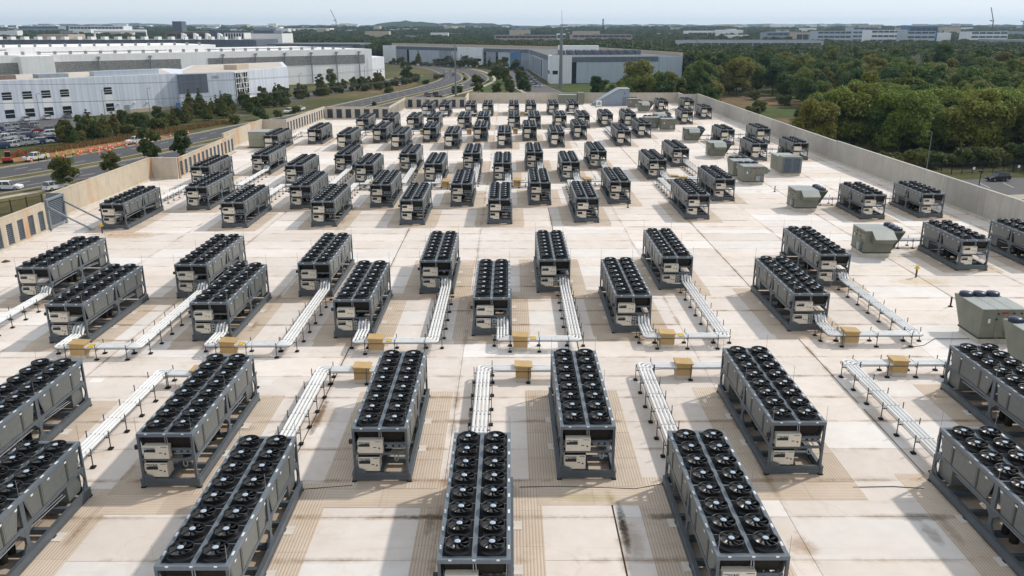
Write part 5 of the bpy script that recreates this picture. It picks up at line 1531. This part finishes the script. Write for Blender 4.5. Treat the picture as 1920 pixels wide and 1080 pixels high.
# centre: round trees on the lawn between the roads, shrubs along the slate facade
for x, y, s, lab in ((-15, 398, 1.5, 'round tree left on the lawn between the roads'), (-6, 392, 1.25, 'round tree second on the lawn between the roads'), (0, 390, 1.4, 'round tree third on the lawn between the roads'), (7, 398, 1.6, 'round tree by the curved pale kerb'), (6, 440, 1.8, 'yellowish tree by the drive'), (-8, 500, 2.2, 'reddish tree at the far end of the lawn'), (-2, 475, 1.6, 'bushy tree on the lawn behind the round ones')):
    tree('young%d' % g7.randrange(3), x, y, s, lab, None)
for k in range(30):
    t = k/29; x = -100+t*112; y = 752-t*114
    tree(g7.choice(['pine0', 'young1', 'bush0', 'young2']), x-4, y-9-g7.uniform(0, 5), g7.uniform(1.0, 1.7), 'small tree along the %s half of the slate data centre facade' % ('left' if k < 15 else 'right'), 'trees along the slate facade')
for k in range(16):
    t = k/15; tree(g7.choice(['bush0', 'bush1', 'young0']), -70+t*14+g7.uniform(-4, 4), 420+t*85, g7.uniform(1.0, 1.8), 'shrub on the dry bank inside the road bend', 'shrubs inside the road bend')

# rough planting along the verges of the bend
for k in range(22):
    i = g7.randrange(38, 84); p = MAIN[i]; n = normals(MAIN)[i]
    o_ = g7.choice([-1.0, -2.5, 15.4, 31.5, 36, 39]); q = p+n*(o_+g7.uniform(-0.8, 0.8))
    tree('bush%d' % g7.randrange(3), q.x, q.y, g7.uniform(0.5, 1.0) if o_ == 15.4 else g7.uniform(0.8, 1.6), 'scrubby bush on the %s of the bending road' % ('median' if o_ == 15.4 else ('left verge' if o_ < 0 else 'right verge')), 'bushes along the bending road')
# far woods: leaf clumps scattered over the plain, too many to count
def scatter(name, label, pts, crown_meshes):
    """instances of a few crowns on points with a size each"""
    for gi, cm in enumerate(crown_meshes):
        sel = pts[gi::len(crown_meshes)]
        me = bpy.data.meshes.new(name); me.from_pydata([p[:3] for p in sel], [], [])
        a = me.attributes.new('size', 'FLOAT', 'POINT'); a.data.foreach_set('value', np.array([p[3] for p in sel], dtype=np.float32))
        o = new_obj(name, me); tag(o, label, 'wood', None, 'stuff')
        ng = bpy.data.node_groups.new('scatter_crowns', 'GeometryNodeTree')
        ng.interface.new_socket('Geometry', in_out='INPUT', socket_type='NodeSocketGeometry'); ng.interface.new_socket('Geometry', in_out='OUTPUT', socket_type='NodeSocketGeometry')
        gi_ = ng.nodes.new('NodeGroupInput'); go = ng.nodes.new('NodeGroupOutput')
        ip = ng.nodes.new('GeometryNodeInstanceOnPoints'); oi = ng.nodes.new('GeometryNodeObjectInfo'); oi.transform_space = 'ORIGINAL'
        oi.inputs['Object'].default_value = cm
        na = ng.nodes.new('GeometryNodeInputNamedAttribute'); na.data_type = 'FLOAT'; na.inputs['Name'].default_value = 'size'
        rv = ng.nodes.new('FunctionNodeRandomValue'); rv.data_type = 'FLOAT_VECTOR'; rv.inputs['Max'].default_value = (0, 0, 6.28)
        ng.links.new(gi_.outputs[0], ip.inputs['Points']); ng.links.new(oi.outputs['Geometry'], ip.inputs['Instance'])
        ng.links.new(na.outputs[0], ip.inputs['Scale']); ng.links.new(rv.outputs[0], ip.inputs['Rotation']); ng.links.new(ip.outputs[0], go.inputs[0])
        md = o.modifiers.new('scatter', 'NODES'); md.node_group = ng
far_cr = []
for k in range(4):
    cm = crown_mesh(200+k, blobs_round(210+k, 6.5, 9, 12, 6.0), 900, 1.6, 'leaf_far', core=True)
    o = new_obj('distant_tree', cm, None, (-36+24*k+g7.uniform(-5, 5), 880+12*k, GZ)); tag(o, 'distant tree beyond the slate data centre', 'tree', 'distant trees beyond the slate data centre'); far_cr.append(o)
g8 = np.random.default_rng(77)
pts = []
def blocked(x, y):
    if y < 560 and x < 55: return True
    if -460 < x < -95 and 220 < y < 700 and x < -75-(y-480)*0.2: return True
    if x < -90 and y < 640: return True
    if -150 < x < 110 and 440 < y < 830: return True
    if -345 < x < -200 and 760 < y < 880: return True
    if -240 < x < -30 and 640 < y < 1000 and x > -240+(1000-y)*0.1: return x > -150-(y-640)*0.6 and y < 1000 and x < -30 and False
    for (nm, lb, x0, x1, yy, dep, h, m, b) in far_list:
        if x0-20 < x < x1+20 and yy-75 < y < yy+dep+10: return True
    return False
n_try = 0
while len(pts) < 23000 and n_try < 90000:
    n_try += 1
    y = 500+ (g8.random()**1.5)*3000; x = g8.uniform(-0.68, 0.70)*y
    if blocked(x, y): continue
    if x > 60 and y < 540: continue
    cl = math.sin(x*0.006+1.3)*math.cos(y*0.0045+0.4)+0.5*math.sin(x*0.017+y*0.013)
    if y > 1100 and cl < -0.35: continue
    zz = GZ + max(0, (y-1500))/2000*9
    pts.append((x, y, zz, float(g8.uniform(0.8, 1.35)*(1+max(0, y-1200)/2600))))
scatter('far_wood', 'far woodland spreading to the hazy horizon', pts, far_cr)

# dry grass beside the road works
def grass_mat():
    simple('dry_grass', (0.21, 0.135, 0.055), 0.9, 0, 0.35, 0.6, 0.1, vec='pos')
grass_mat()
gv = []; gf = []
for k in range(7000):
    t = g7.random(); x = -117+t*26-g7.uniform(1.5, 7.5); y = 203+t*75+g7.uniform(-3, 3); h = g7.uniform(0.5, 1.3); a = g7.uniform(0, 3.14); w = 0.14
    b = len(gv); gv += [(x-math.cos(a)*w, y-math.sin(a)*w, GZ), (x+math.cos(a)*w, y+math.sin(a)*w, GZ), (x+g7.uniform(-.3, .3), y+g7.uniform(-.3, .3), GZ+h)]; gf.append((b, b+1, b+2))
me = bpy.data.meshes.new('dry_grass'); me.from_pydata(gv, [], gf); me.materials.append(M['dry_grass'])
tag(new_obj('dry_grass', me), 'tall dry orange grass on the bank above the road works', 'grass', None, 'stuff')
# ================================================================ vehicles, works, poles, fences
def paint(name, col, rough=0.25): return simple(name, col, rough, 0.0, 0.04, 0.5, 0.6)
for nm, c in (('car_white', (0.72, 0.73, 0.74)), ('car_black', (0.015, 0.016, 0.018)), ('car_grey', (0.16, 0.17, 0.18)), ('car_silver', (0.42, 0.44, 0.46)), ('car_red', (0.22, 0.015, 0.02)), ('car_blue', (0.03, 0.06, 0.16))): paint(nm, c)
simple('car_glass', (0.012, 0.016, 0.02), 0.08, 0, 0.1, 1, 0.7); simple('tyre', (0.012, 0.012, 0.012), 0.85, 0, 0.1, 4); simple('rim', (0.35, 0.36, 0.37), 0.35, 0.6, 0.1, 4)
simple('lamp_clear', (0.6, 0.6, 0.58), 0.2, 0, 0.05, 3); simple('lamp_red', (0.35, 0.02, 0.02), 0.3, 0, 0.05, 3)
simple('orange', (0.75, 0.13, 0.02), 0.6, 0, 0.1, 3); simple('machine_red', (0.50, 0.06, 0.025), 0.5, 0, 0.1, 3); simple('hivis', (0.62, 0.70, 0.03), 0.6, 0, 0.1, 3); simple('navy_cloth', (0.02, 0.025, 0.045), 0.8, 0, 0.2, 6); simple('skin', (0.45, 0.27, 0.19), 0.6, 0, 0.05, 5)
CARM = {}
def car_proto(kind, col):
    key = (kind, col)
    if key in CARM: return CARM[key]
    P = Proto()
    # profiles (y along the car, front at +y): lower body and cabin, widths narrow towards the roof
    if kind == 'suv': L, W, body, cab = 4.7, 1.88, [(-2.35,0.35),(-2.30,1.02),(-1.0,1.08),(1.05,1.05),(2.15,0.88),(2.35,0.70),(2.33,0.32)], [(-2.22,1.06),(-1.85,1.62),(-1.2,1.70),(0.25,1.68),(1.15,1.06)]
    elif kind == 'sedan': L, W, body, cab = 4.75, 1.84, [(-2.37,0.32),(-2.33,0.88),(-1.2,0.98),(1.1,0.94),(2.2,0.76),(2.37,0.55),(2.33,0.28)], [(-1.75,0.95),(-0.95,1.42),(0.15,1.45),(1.15,0.95)]
    else: L, W, body, cab = 5.8, 2.0, [(-2.9,0.5),(-2.9,1.15),(-0.7,1.15),(1.6,1.18),(2.75,1.08),(2.9,0.8),(2.88,0.45)], [(-0.75,1.16),(-0.6,1.88),(0.75,1.90),(1.55,1.18)]
    def loft(prof, w0, w1, zlo, zhi):
        mb = MB(); n = len(prof); vs = []
        for sx in (-1, 1):
            for y, z in prof:
                t = (z-zlo)/max(zhi-zlo, 1e-6); w = (w0+(w1-w0)*t)/2; vs.append((sx*w, y, z))
        fs = [tuple(range(n)), tuple(range(2*n-1, n-1, -1))] + [(k, n+k, n+(k+1) % n, (k+1) % n) for k in range(n)]
        return mb.add(vs, fs)
    zt = max(z for y, z in cab); zb = min(z for y, z in cab)
    b = loft(body, W*0.97, W, 0.3, 1.0)
    roof = [(y, z) for y, z in cab if z > zt-0.09]
    y0, y1 = min(y for y, z in roof)-0.05, max(y for y, z in roof)+0.05
    b.box(-W*0.37, W*0.37, y0, y1, zt-0.005, zt+0.035)
    for y in (y0+0.1, (y0+y1)/2, y1):
        for s in (-1, 1): b.beam((s*W*0.475, y+(0.5 if y == y1 else 0)*0.9 if y == y1 else y, zb), (s*W*0.385, y, zt), 0.07, 0.07)
    if kind == 'pickup':
        b.box(-W*0.48, W*0.48, -2.88, -0.8, 1.151, 1.32); 
    P.part('body', b, col)
    P.part('windows', loft(cab, W*0.95, W*0.77, zb, zt), 'car_glass')
    if kind == 'pickup': P.part('bed', MB().box(-W*0.40, W*0.40, -2.75, -0.95, 1.20, 1.325), 'rubber_black')
    wy = L*0.305; wr = 0.34 if kind != 'pickup' else 0.40
    wm = MB().cyl((-0.12, 0, 0), wr, 0.24, 16, axis='x').mesh('wheel', 'tyre'); rm = MB().cyl((-0.13, 0, 0), wr*0.62, 0.26, 12, axis='x').mesh('rim', 'rim')
    for sx in (-1, 1):
        for sy in (-1, 1): P.part('wheel', wm, None, [('rim', rm, (0,0,0), 0)], loc=(sx*(W/2-0.12), sy*wy, wr))
    for sx in (-1, 1):
        P.part('headlight', MB().box(sx*W*0.36-0.16, sx*W*0.36+0.16, L/2-0.12, L/2+0.02, 0.62 if kind != 'pickup' else 0.85, 0.78 if kind != 'pickup' else 1.03), 'lamp_clear')
        P.part('tail_light', MB().box(sx*W*0.40-0.10, sx*W*0.40+0.10, -L/2-0.02, -L/2+0.08, 0.72, 0.95), 'lamp_red')
    CARM[key] = P
    return P
CN = {'suv': 'parked_suv', 'sedan': 'sedan', 'pickup': 'pickup_truck'}
def car(kind, col, x, y, ang, label, group=None, name=None):
    o = car_proto(kind, col).spawn(name or {'suv': 'suv', 'sedan': 'sedan', 'pickup': 'pickup_truck'}[kind], (x, y, GZ+0.06), R(ang))
    tag(o, label, 'truck' if kind == 'pickup' else 'car', group); return o
car('suv', 'car_white', -98.0, 158.5, -24-90+30, 'white suv at the left edge driving along the near carriageway', None)
car('suv', 'car_white', -89.0, 158.8, -30, 'white suv half hidden by the bushy young tree')
car('pickup', 'car_white', -102.5, 226.0, 150, 'white service truck standing by the dry grass bank')
car('pickup', 'car_white', -113.5, 196.0, 155, 'white pickup among the road workers')
car('pickup', 'car_white', -82.0, 310.0, 165, 'left of the two white pickups on the side of the far road', 'pickups on the far road')
car('pickup', 'car_white', -80.2, 317.5, 165, 'right of the two white pickups on the side of the far road', 'pickups on the far road')
# car park on the left
gc = random.Random(8)
cols = ['car_white', 'car_grey', 'car_black', 'car_silver', 'car_white', 'car_red', 'car_blue', 'car_silver']
cname = {'car_white': 'white', 'car_grey': 'grey', 'car_black': 'black', 'car_silver': 'silver', 'car_red': 'dark red', 'car_blue': 'dark blue'}
rown = ['row nearest the road', 'second row from the road', 'third row from the road', 'row nearest the building']
for ri, (bx, by) in enumerate(((-129, 224), (-139.5, 236), (-146, 243.5), (-157, 255))):
    for k in range(11):
        if gc.random() < 0.12: continue
        x = bx - (k-3)*2.05*0.68 + 0; y = by + (k-3)*2.75*0.98 - 4
        x = bx + (k-4)*1.85*0.66; y = by + (k-4)*2.75*0.75
        c = gc.choice(cols)
        car(gc.choice(['suv', 'sedan', 'suv', 'pickup']) if k % 4 else 'suv', c, x, y, 131+180*gc.randrange(2), '%s car in the left car park, %s' % (cname[c], rown[ri]), 'cars in the left car park')
for k in range(4): car('suv', gc.choice(cols[:4]), -165+k*4.5, 283+k*5, 40, 'car parked close to the blue-grey facade', 'cars by the blue-grey facade')
# traffic on the bend
for (s, o, kd, c, fl, lab) in ((388, 24.5, 'suv', 'car_grey', 0, 'grey suv nearest on the road bend'), (403, 21.0, 'sedan', 'car_red', 0, 'red car on the road bend'), (402, 25.0, 'suv', 'car_black', 0, 'black suv beside the red car on the bend'),
        (440, 22.5, 'suv', 'car_black', 0, 'black suv farther along the bend'), (455, 22.0, 'suv', 'car_white', 0, 'white suv farther along the bend'), (462, 27.0, 'sedan', 'car_black', 0, 'black sedan in the outer lane of the bend'),
        (560, 8.0, 'suv', 'car_black', 1, 'dark suv coming round the far end of the bend'), (596, 5.0, 'suv', 'car_silver', 1, 'silver van past the far end of the bend'), (705, 5, 'suv', 'car_white', 1, 'white suv on the far road before the slate building')):
    acc = 60; best = min(range(len(MAIN)), key=lambda i: abs(MAIN[i].y-s)); p = MAIN[best]; n = normals(MAIN)[best]
    q = p+n*o; car(kd, c, q.x, q.y, math.degrees(math.atan2(n.x, -n.y))*0 + math.degrees(math.atan2(n.y, n.x)) + (0 if fl == 0 else 180), lab)
for k in range(16):
    c = gc.choice(cols); car(gc.choice(['suv', 'sedan']), c, 15.2-k*0.28, 452+k*8.2-k*k*0.06, 78, '%s car parked along the drive beside the slate facade' % cname[c], 'cars along the slate facade')
for k in range(7):
    c = gc.choice(cols); car('suv', c, -74+k*0.9, 462+k*4.2, 60, '%s car parked at the right end of the white building' % cname[c], 'cars at the right end of the white building')
car('suv', 'car_white', -61, 462, 20, 'white suv standing on the dry bank in the bend')
car('suv', 'car_black', 101.2, 167.8, 100, 'dark blue-black suv in the car park at the right edge')
# road works
for k, (x, y) in enumerate([(-119.5, 190.5), (-112.5, 192.8), (-108.8, 200), (-107, 203.5), (-105.5, 207), (-104.6, 209.5), (-104.0, 212), (-103.2, 214), (-101.8, 219), (-100.8, 223), (-100, 227), (-99.2, 231), (-103, 206), (-102.2, 210.2), (-97.6, 238), (-95.5, 246)]):
    r = empty('traffic_cone', (x-0.3, y, GZ+0.05)); tag(r, 'orange traffic cone along the edge of the road works', 'cone', 'cones of the road works')
    MB().lathe([(0.34, 0.04), (0.28, 0.3), (0.12, 1.15), (0.0001, 1.16)], 10).build('cone', 'orange', r); MB().box(-0.42, 0.42, -0.42, 0.42, 0, 0.04).build('base', 'rubber_black', r); MB().lathe([(0.25, 0.5), (0.21, 0.72)], 10).build('band', 'letter_white', r)
for k in range(9):
    x, y = -106.2+k*0.85, 205.5+k*3.4
    r = empty('road_barrier', (x-1.2, y, GZ+0.05), R(70)); tag(r, 'orange and white road barrier board, %s from left' % ORD[k], 'barrier', 'barriers of the road works')
    MB().box(-0.9, 0.9, -0.03, 0.03, 0.75, 1.05).build('board', 'orange', r); MB().box(-0.9, 0.9, -0.028, 0.028, 0.35, 0.60).build('board', 'orange', r)
    for s_ in (-0.5, 0.1, 0.7): MB().box(s_-0.12, s_+0.12, -0.036, 0.036, 0.76, 1.04).build('stripe', 'letter_white', r)
    for s_ in (-0.8, 0.8): MB().box(s_-0.04, s_+0.04, -0.25, 0.25, 0, 0.05).box(s_-0.03, s_+0.03, -0.05, 0.05, 0.05, 1.1).build('stand', 'stand_steel', r)
def person(x, y, ang, top, label, lean=0.0):
    """one continuous figure grown from a skeleton"""
    me = bpy.data.meshes.new('person')
    J = [(0,0,0.95),(0,-0.02-lean*0.2,1.18),(0,-lean*0.45,1.42),(0,-lean*0.55,1.52),(0,-lean*0.62-0.02,1.66),(0,-lean*0.65-0.02,1.76),
         (0.19,-lean*0.45,1.42),(0.27,-lean*0.5-0.05,1.15),(0.25,-lean*0.5-0.22,0.95),(-0.19,-lean*0.45,1.42),(-0.27,-lean*0.5-0.03,1.15),(-0.26,-lean*0.5-0.15,0.93),
         (0.10,0,0.90),(0.11,-0.04,0.50),(0.11,0.02,0.09),(0.11,-0.14,0.05),(-0.10,0,0.90),(-0.12,0.02,0.50),(-0.12,0.08,0.09),(-0.12,-0.08,0.05)]
    E = [(0,1),(1,2),(2,3),(3,4),(4,5),(2,6),(6,7),(7,8),(2,9),(9,10),(10,11),(0,12),(12,13),(13,14),(14,15),(0,16),(16,17),(17,18),(18,19)]
    rad = [0.14,0.14,0.15,0.06,0.095,0.08,0.075,0.055,0.042,0.075,0.055,0.042,0.10,0.068,0.048,0.045,0.10,0.068,0.048,0.045]
    me.from_pydata(J, E, []); o = new_obj('person', me)
    sk = o.modifiers.new('skin', 'SKIN'); 
    if not me.skin_vertices: 
        bm_ = None
    for i, sv in enumerate(me.skin_vertices[0].data): sv.radius = (rad[i], rad[i]*0.9); sv.use_root = (i == 0)
    o.modifiers.new('sub', 'SUBSURF').levels = 1
    dg = bpy.context.evaluated_depsgraph_get(); m2 = bpy.data.meshes.new_from_object(o.evaluated_get(dg)); m2.name = 'person'
    o.modifiers.clear(); o.data = m2
    m2.materials.clear()
    for m in ('navy_cloth', top, 'skin'): m2.materials.append(M[m])
    for p in m2.polygons:
        z = p.center.z; p.material_index = 2 if z > 1.50 or (abs(p.center.x) > 0.2 and z < 1.0) else (1 if z > 0.92 else 0); p.use_smooth = True
    o.location = (x, y, GZ+0.06); o.rotation_euler = (0, 0, R(ang)); tag(o, label, 'person')
    h = MB(); h.smooth = True; h.lathe([(0.15,1.76-0.02),(0.125,1.80),(0.10,1.86),(0.0001,1.89)], 12, (0, -lean*0.65-0.02, 0)); hm = h.build('hard_hat', 'yellow_paint', o)
def try_person(*a, **k):
    person(*a, **k)
for (x, y, a, t, lab, ln) in ((-110.9, 196.0, 20, 'hivis', 'worker in hi-vis top standing behind the white pickup', 0.0), (-109.6, 198.2, 200, 'hivis', 'worker in hi-vis top, second to the right of the pickup', 0.3), (-108.3, 199.6, 120, 'hivis', 'worker in hi-vis top bending, third right of the pickup', 0.5), (-107.2, 201.2, 60, 'hivis', 'worker in hi-vis top farthest right of the pickup', 0.1), (-111.4, 193.4, 90, 'hivis', 'worker in hi-vis top in front of the white pickup bed', 0.4)):
    try_person(x, y, a, t, lab, lean=ln)
r = empty('mini_excavator', (-118.0, 192.2, GZ+0.05), R(-60)); tag(r, 'red mini excavator at the left edge of the road works', 'excavator')
for s in (-1, 1): MB().xprism([(-1.1, 0.15), (-0.9, 0), (0.9, 0), (1.1, 0.15), (1.1, 0.45), (0.9, 0.6), (-0.9, 0.6), (-1.1, 0.45)], s*0.75-0.2, s*0.75+0.2).build('track', 'rubber_black', r)
MB().bbox(-0.85, 0.85, -1.2, 0.8, 0.62, 1.35, 0.08).build('body', 'machine_red', r); MB().bbox(-0.8, 0.2, -0.4, 0.75, 1.351, 2.5, 0.08).build('cab', 'car_glass', r); MB().bbox(-0.85, 0.25, -0.45, 0.8, 2.501, 2.6, 0.03).build('cab_roof', 'machine_red', r)
MB().beam((0.4, 0.8, 1.0), (0.4, 2.6, 2.9), 0.28, 0.35).build('boom', 'machine_red', r); MB().beam((0.4, 2.6, 2.9), (0.4, 4.0, 1.3), 0.22, 0.28).build('stick', 'machine_red', r); MB().xprism([(3.7, 1.3), (4.3, 1.3), (4.4, 0.8), (3.9, 0.5)], 0.1, 0.7).build('bucket', 'stand_steel', r)

# utility poles, lights, wires, masts
simple('pole_grey', (0.20, 0.215, 0.225), 0.5, 0.2, 0.1, 1); simple('wire', (0.10, 0.11, 0.12), 0.6, 0, 0.05, 1); simple('mast_dark', (0.09, 0.08, 0.085), 0.6, 0, 0.1, 1)
def pole(x, y, h, r0, r1, arms, label, name='utility_pole', group=None):
    r = empty(name, (x, y, GZ)); tag(r, label, 'pole', group)
    MB().cyl((0, 0, 0), r0, h, 10, r1).build('shaft', 'pole_grey', r)
    for z, w in arms:
        MB().beam((-w, 0, z), (w, 0, z), 0.22, 0.22).build('crossarm', 'pole_grey', r)
        for s in (-1, 1): MB().cyl((s*w, 0, z-0.9), 0.13, 0.9, 6).build('insulator', 'pole_grey', r)
    return r
pole(-24.1, 375, 24, 0.42, 0.25, ((17.5, 2.6), (12.5, 2.2)), 'tall grey power pole on the near side of the road bend')
pole(27.4, 451.5, 30, 1.05, 0.75, ((29.0, 1.5),), 'thick tapered monopole on the lawn before the slate data centre')
for x, y, h, l in ((159, 722, 24, 'leftmost steel power pole beyond the wood'), (215, 660, 21, 'second steel power pole beyond the wood'), (205, 560, 21, 'third steel power pole in the wood'), (258, 640, 20, 'rightmost steel power pole in the wood')): pole(x, y, h, 0.55, 0.35, ((h*0.72, 3.0), (h*0.45, 3.0)), l, 'steel_power_pole')
for x, y, l in ((110, 760, 'first'), (122, 775, 'second'), (130, 782, 'third'), (141, 790, 'fourth')): pole(x, y, 20, 0.35, 0.3, (), l + ' thin steel post of the substation behind the slate building', 'substation_post')
def street_light(x, y, h, a, label):
    r = empty('street_light', (x, y, GZ), R(a)); tag(r, label, 'street light', 'street lights')
    MB().cyl((0, 0, 0), 0.12, h, 8, 0.08).build('shaft', 'pole_grey', r); MB().beam((0, 0, h), (0.9, 0, h+0.1), 0.1, 0.1).build('arm', 'pole_grey', r); MB().box(0.7, 1.3, -0.14, 0.14, h+0.06, h+0.2).build('lamp_head', 'pole_grey', r)
for x, y, h, a, l in ((88.5, 172.5, 9.5, 180, 'tall street light just beyond the right parapet'), (-146, 300, 9, 0, 'street light before the fifth window bay'), (-134, 310, 9, 0, 'street light before the plain blue-grey facade'), (-160, 283, 9, 0, 'street light among the car park rows'), (-97, 388, 10, 0, 'street light at the end of the low white wall'), (-90, 420, 10, 0, 'street light before the white main wall'), (-80, 465, 10, 0, 'street light near the right end of the white wall'), (-71.5, 133.5, 7, 90, 'short street light beyond the left louvred parapet')): street_light(x, y, h, a, l)
def lattice(x, y, h, w, label, name='lattice_mast'):
    mb = MB()
    for s, t in ((-1, -1), (1, -1), (1, 1), (-1, 1)): mb.beam((s*w, t*w, 0), (s*w*0.3, t*w*0.3, h), 0.5, 0.5)
    n = 9
    for k in range(n):
        a, b = k/n, (k+1)/n; wa, wb = w*(1-0.7*a), w*(1-0.7*b)
        mb.beam((-wa, -wa, h*a), (wb, -wb, h*b), 0.3, 0.3); mb.beam((wa, -wa, h*a), (-wb, -wb, h*b), 0.3, 0.3)
    o = mb.build(name, 'mast_dark', None, (x, y, GZ)); tag(o, label, 'mast')
lattice(145, 1330, 44, 2.4, 'dark lattice mast rising above the horizon right of centre')
o = MB().cyl((0, 0, 0), 0.5, 58, 6, 0.2).build('thin_mast', 'mast_dark', None, (89, 1420, GZ)); tag(o, 'thin leaning radio mast above the centre horizon', 'mast'); o.rotation_euler = (0, R(-3), 0)
def crane(x, y, h, ln, ang, label):
    r = empty('tower_crane', (x, y, GZ)); tag(r, label, 'crane')
    MB().beam((0, 0, 0), (0, 0, h), 1.6, 1.6).build('tower', 'mast_dark', r); MB().beam((0, 0, h), (math.cos(ang)*ln, 0, h+math.sin(ang)*ln), 1.3, 1.3).build('jib', 'mast_dark', r); MB().beam((0, 0, h), (-8, 0, h+2), 1.8, 1.8).build('counter_jib', 'mast_dark', r)
crane(-505, 2500, 50, 34, 2.0, 'tower crane with raised jib on the left horizon'); crane(1050, 1860, 44, 30, 1.9, 'tower crane on the right horizon'); crane(1350, 2250, 46, 30, 1.0, 'tower crane at the far right of the horizon')
def wire(p, q, sag, label, r=0.035):
    p = Vector(p); q = Vector(q); n = 24
    pts = [tuple(p.lerp(q, k/n) - Vector((0, 0, sag*4*(k/n)*(1-k/n)))) for k in range(n+1)]
    o = MB().tube(pts, r, 4).build('power_line', 'wire'); tag(o, label, 'wire', 'overhead power lines')
for k, (s, z) in enumerate(((-2.6, 4.6), (2.6, 4.6), (-2.2, -0.4), (2.2, -0.4))):
    wire((-24.1+s, 375, z), (-150+s, 215, z), 3.2, 'overhead line running left from the tall power pole', 0.04)
    wire((-24.1+s, 375, z), (27.4+s*0.5, 451, z+10), 2.0, 'overhead line from the tall power pole to the monopole', 0.04)
for z in (5.0, -1.5):
    for s in (-3, 3): wire((159, 722+s, z+0.5), (215, 660+s, z-1), 2.5, 'overhead line between the steel poles above the wood', 0.06); wire((215, 660+s, z-1), (420, 500+s, z-1), 5, 'overhead line crossing the wood to the right', 0.06)
# fences
def fence(p0, p1, h, label, n_pick=None):
    p0 = Vector(p0); p1 = Vector(p1); d = p1-p0; L = d.length
    r = empty('picket_fence', (p0.x, p0.y, GZ), math.atan2(d.y, d.x)); tag(r, label, 'fence')
    n = int(L/2.6)
    pm = MB().box(-0.06, 0.06, -0.06, 0.06, 0, h+0.15).mesh('post', 'plate_black')
    for k in range(n+1): new_obj('post', pm, r, (k*L/n, 0, 0))
    for z in (0.25, h-0.2): MB().box(0, L, -0.025, 0.025, z, z+0.06).build('rail', 'plate_black', r)
    pk = MB(); m = int(L/0.16)
    for k in range(m): pk.box(k*L/m-0.014, k*L/m+0.014, -0.012, 0.012, 0.12, h)
    o = pk.build('pickets', 'plate_black', r); o['kind'] = 'stuff'
fence((-96, 118), (-72.5, 158), 2.4, 'black picket fence beyond the near left parapet')
fence((70, 170), (152, 188), 2.6, 'black picket fence between the right car park and the wood')
for x, y, l in ((84, 169, 'first white parking sign along the right fence'), (98, 171.5, 'red and white sign post along the right fence'), (109, 174, 'white parking sign farthest along the right fence')):
    r = empty('sign_post', (x, y, GZ)); tag(r, l, 'sign'); MB().cyl((0, 0, 0), 0.05, 2.3, 6).build('post', 'pole_grey', r); MB().box(-0.25, 0.25, -0.09, -0.055, 1.75, 2.3).build('panel', 'far_white', r)
r = empty('bollard_light', (93, 160, GZ)); tag(r, 'black lamp post in the right car park', 'lamp post'); MB().cyl((0, 0, 0), 0.09, 3.2, 8).build('shaft', 'plate_black', r); MB().box(-0.3, 0.3, -0.3, 0.3, 3.2, 3.45).build('lamp_head', 'plate_black', r)

# ---------------------------------------------------------------- the hazy air
m = bpy.data.materials.new('haze'); m.use_nodes = True
nt = m.node_tree
for n in list(nt.nodes):
    if n.type == 'BSDF_PRINCIPLED': nt.nodes.remove(n)
pv = nt.nodes.new('ShaderNodeVolumePrincipled'); pv.inputs['Density'].default_value = 0.000068; pv.inputs['Color'].default_value = (0.55, 0.77, 1.0, 1); pv.inputs['Anisotropy'].default_value = 0.2
nt.links.new(pv.outputs[0], [n for n in nt.nodes if n.type == 'OUTPUT_MATERIAL'][0].inputs['Volume'])
M['haze'] = m
o = MB().box(-9300, 9300, -1800, 9800, GZ-1.5, 110).build('haze', 'haze'); o['kind'] = 'stuff'
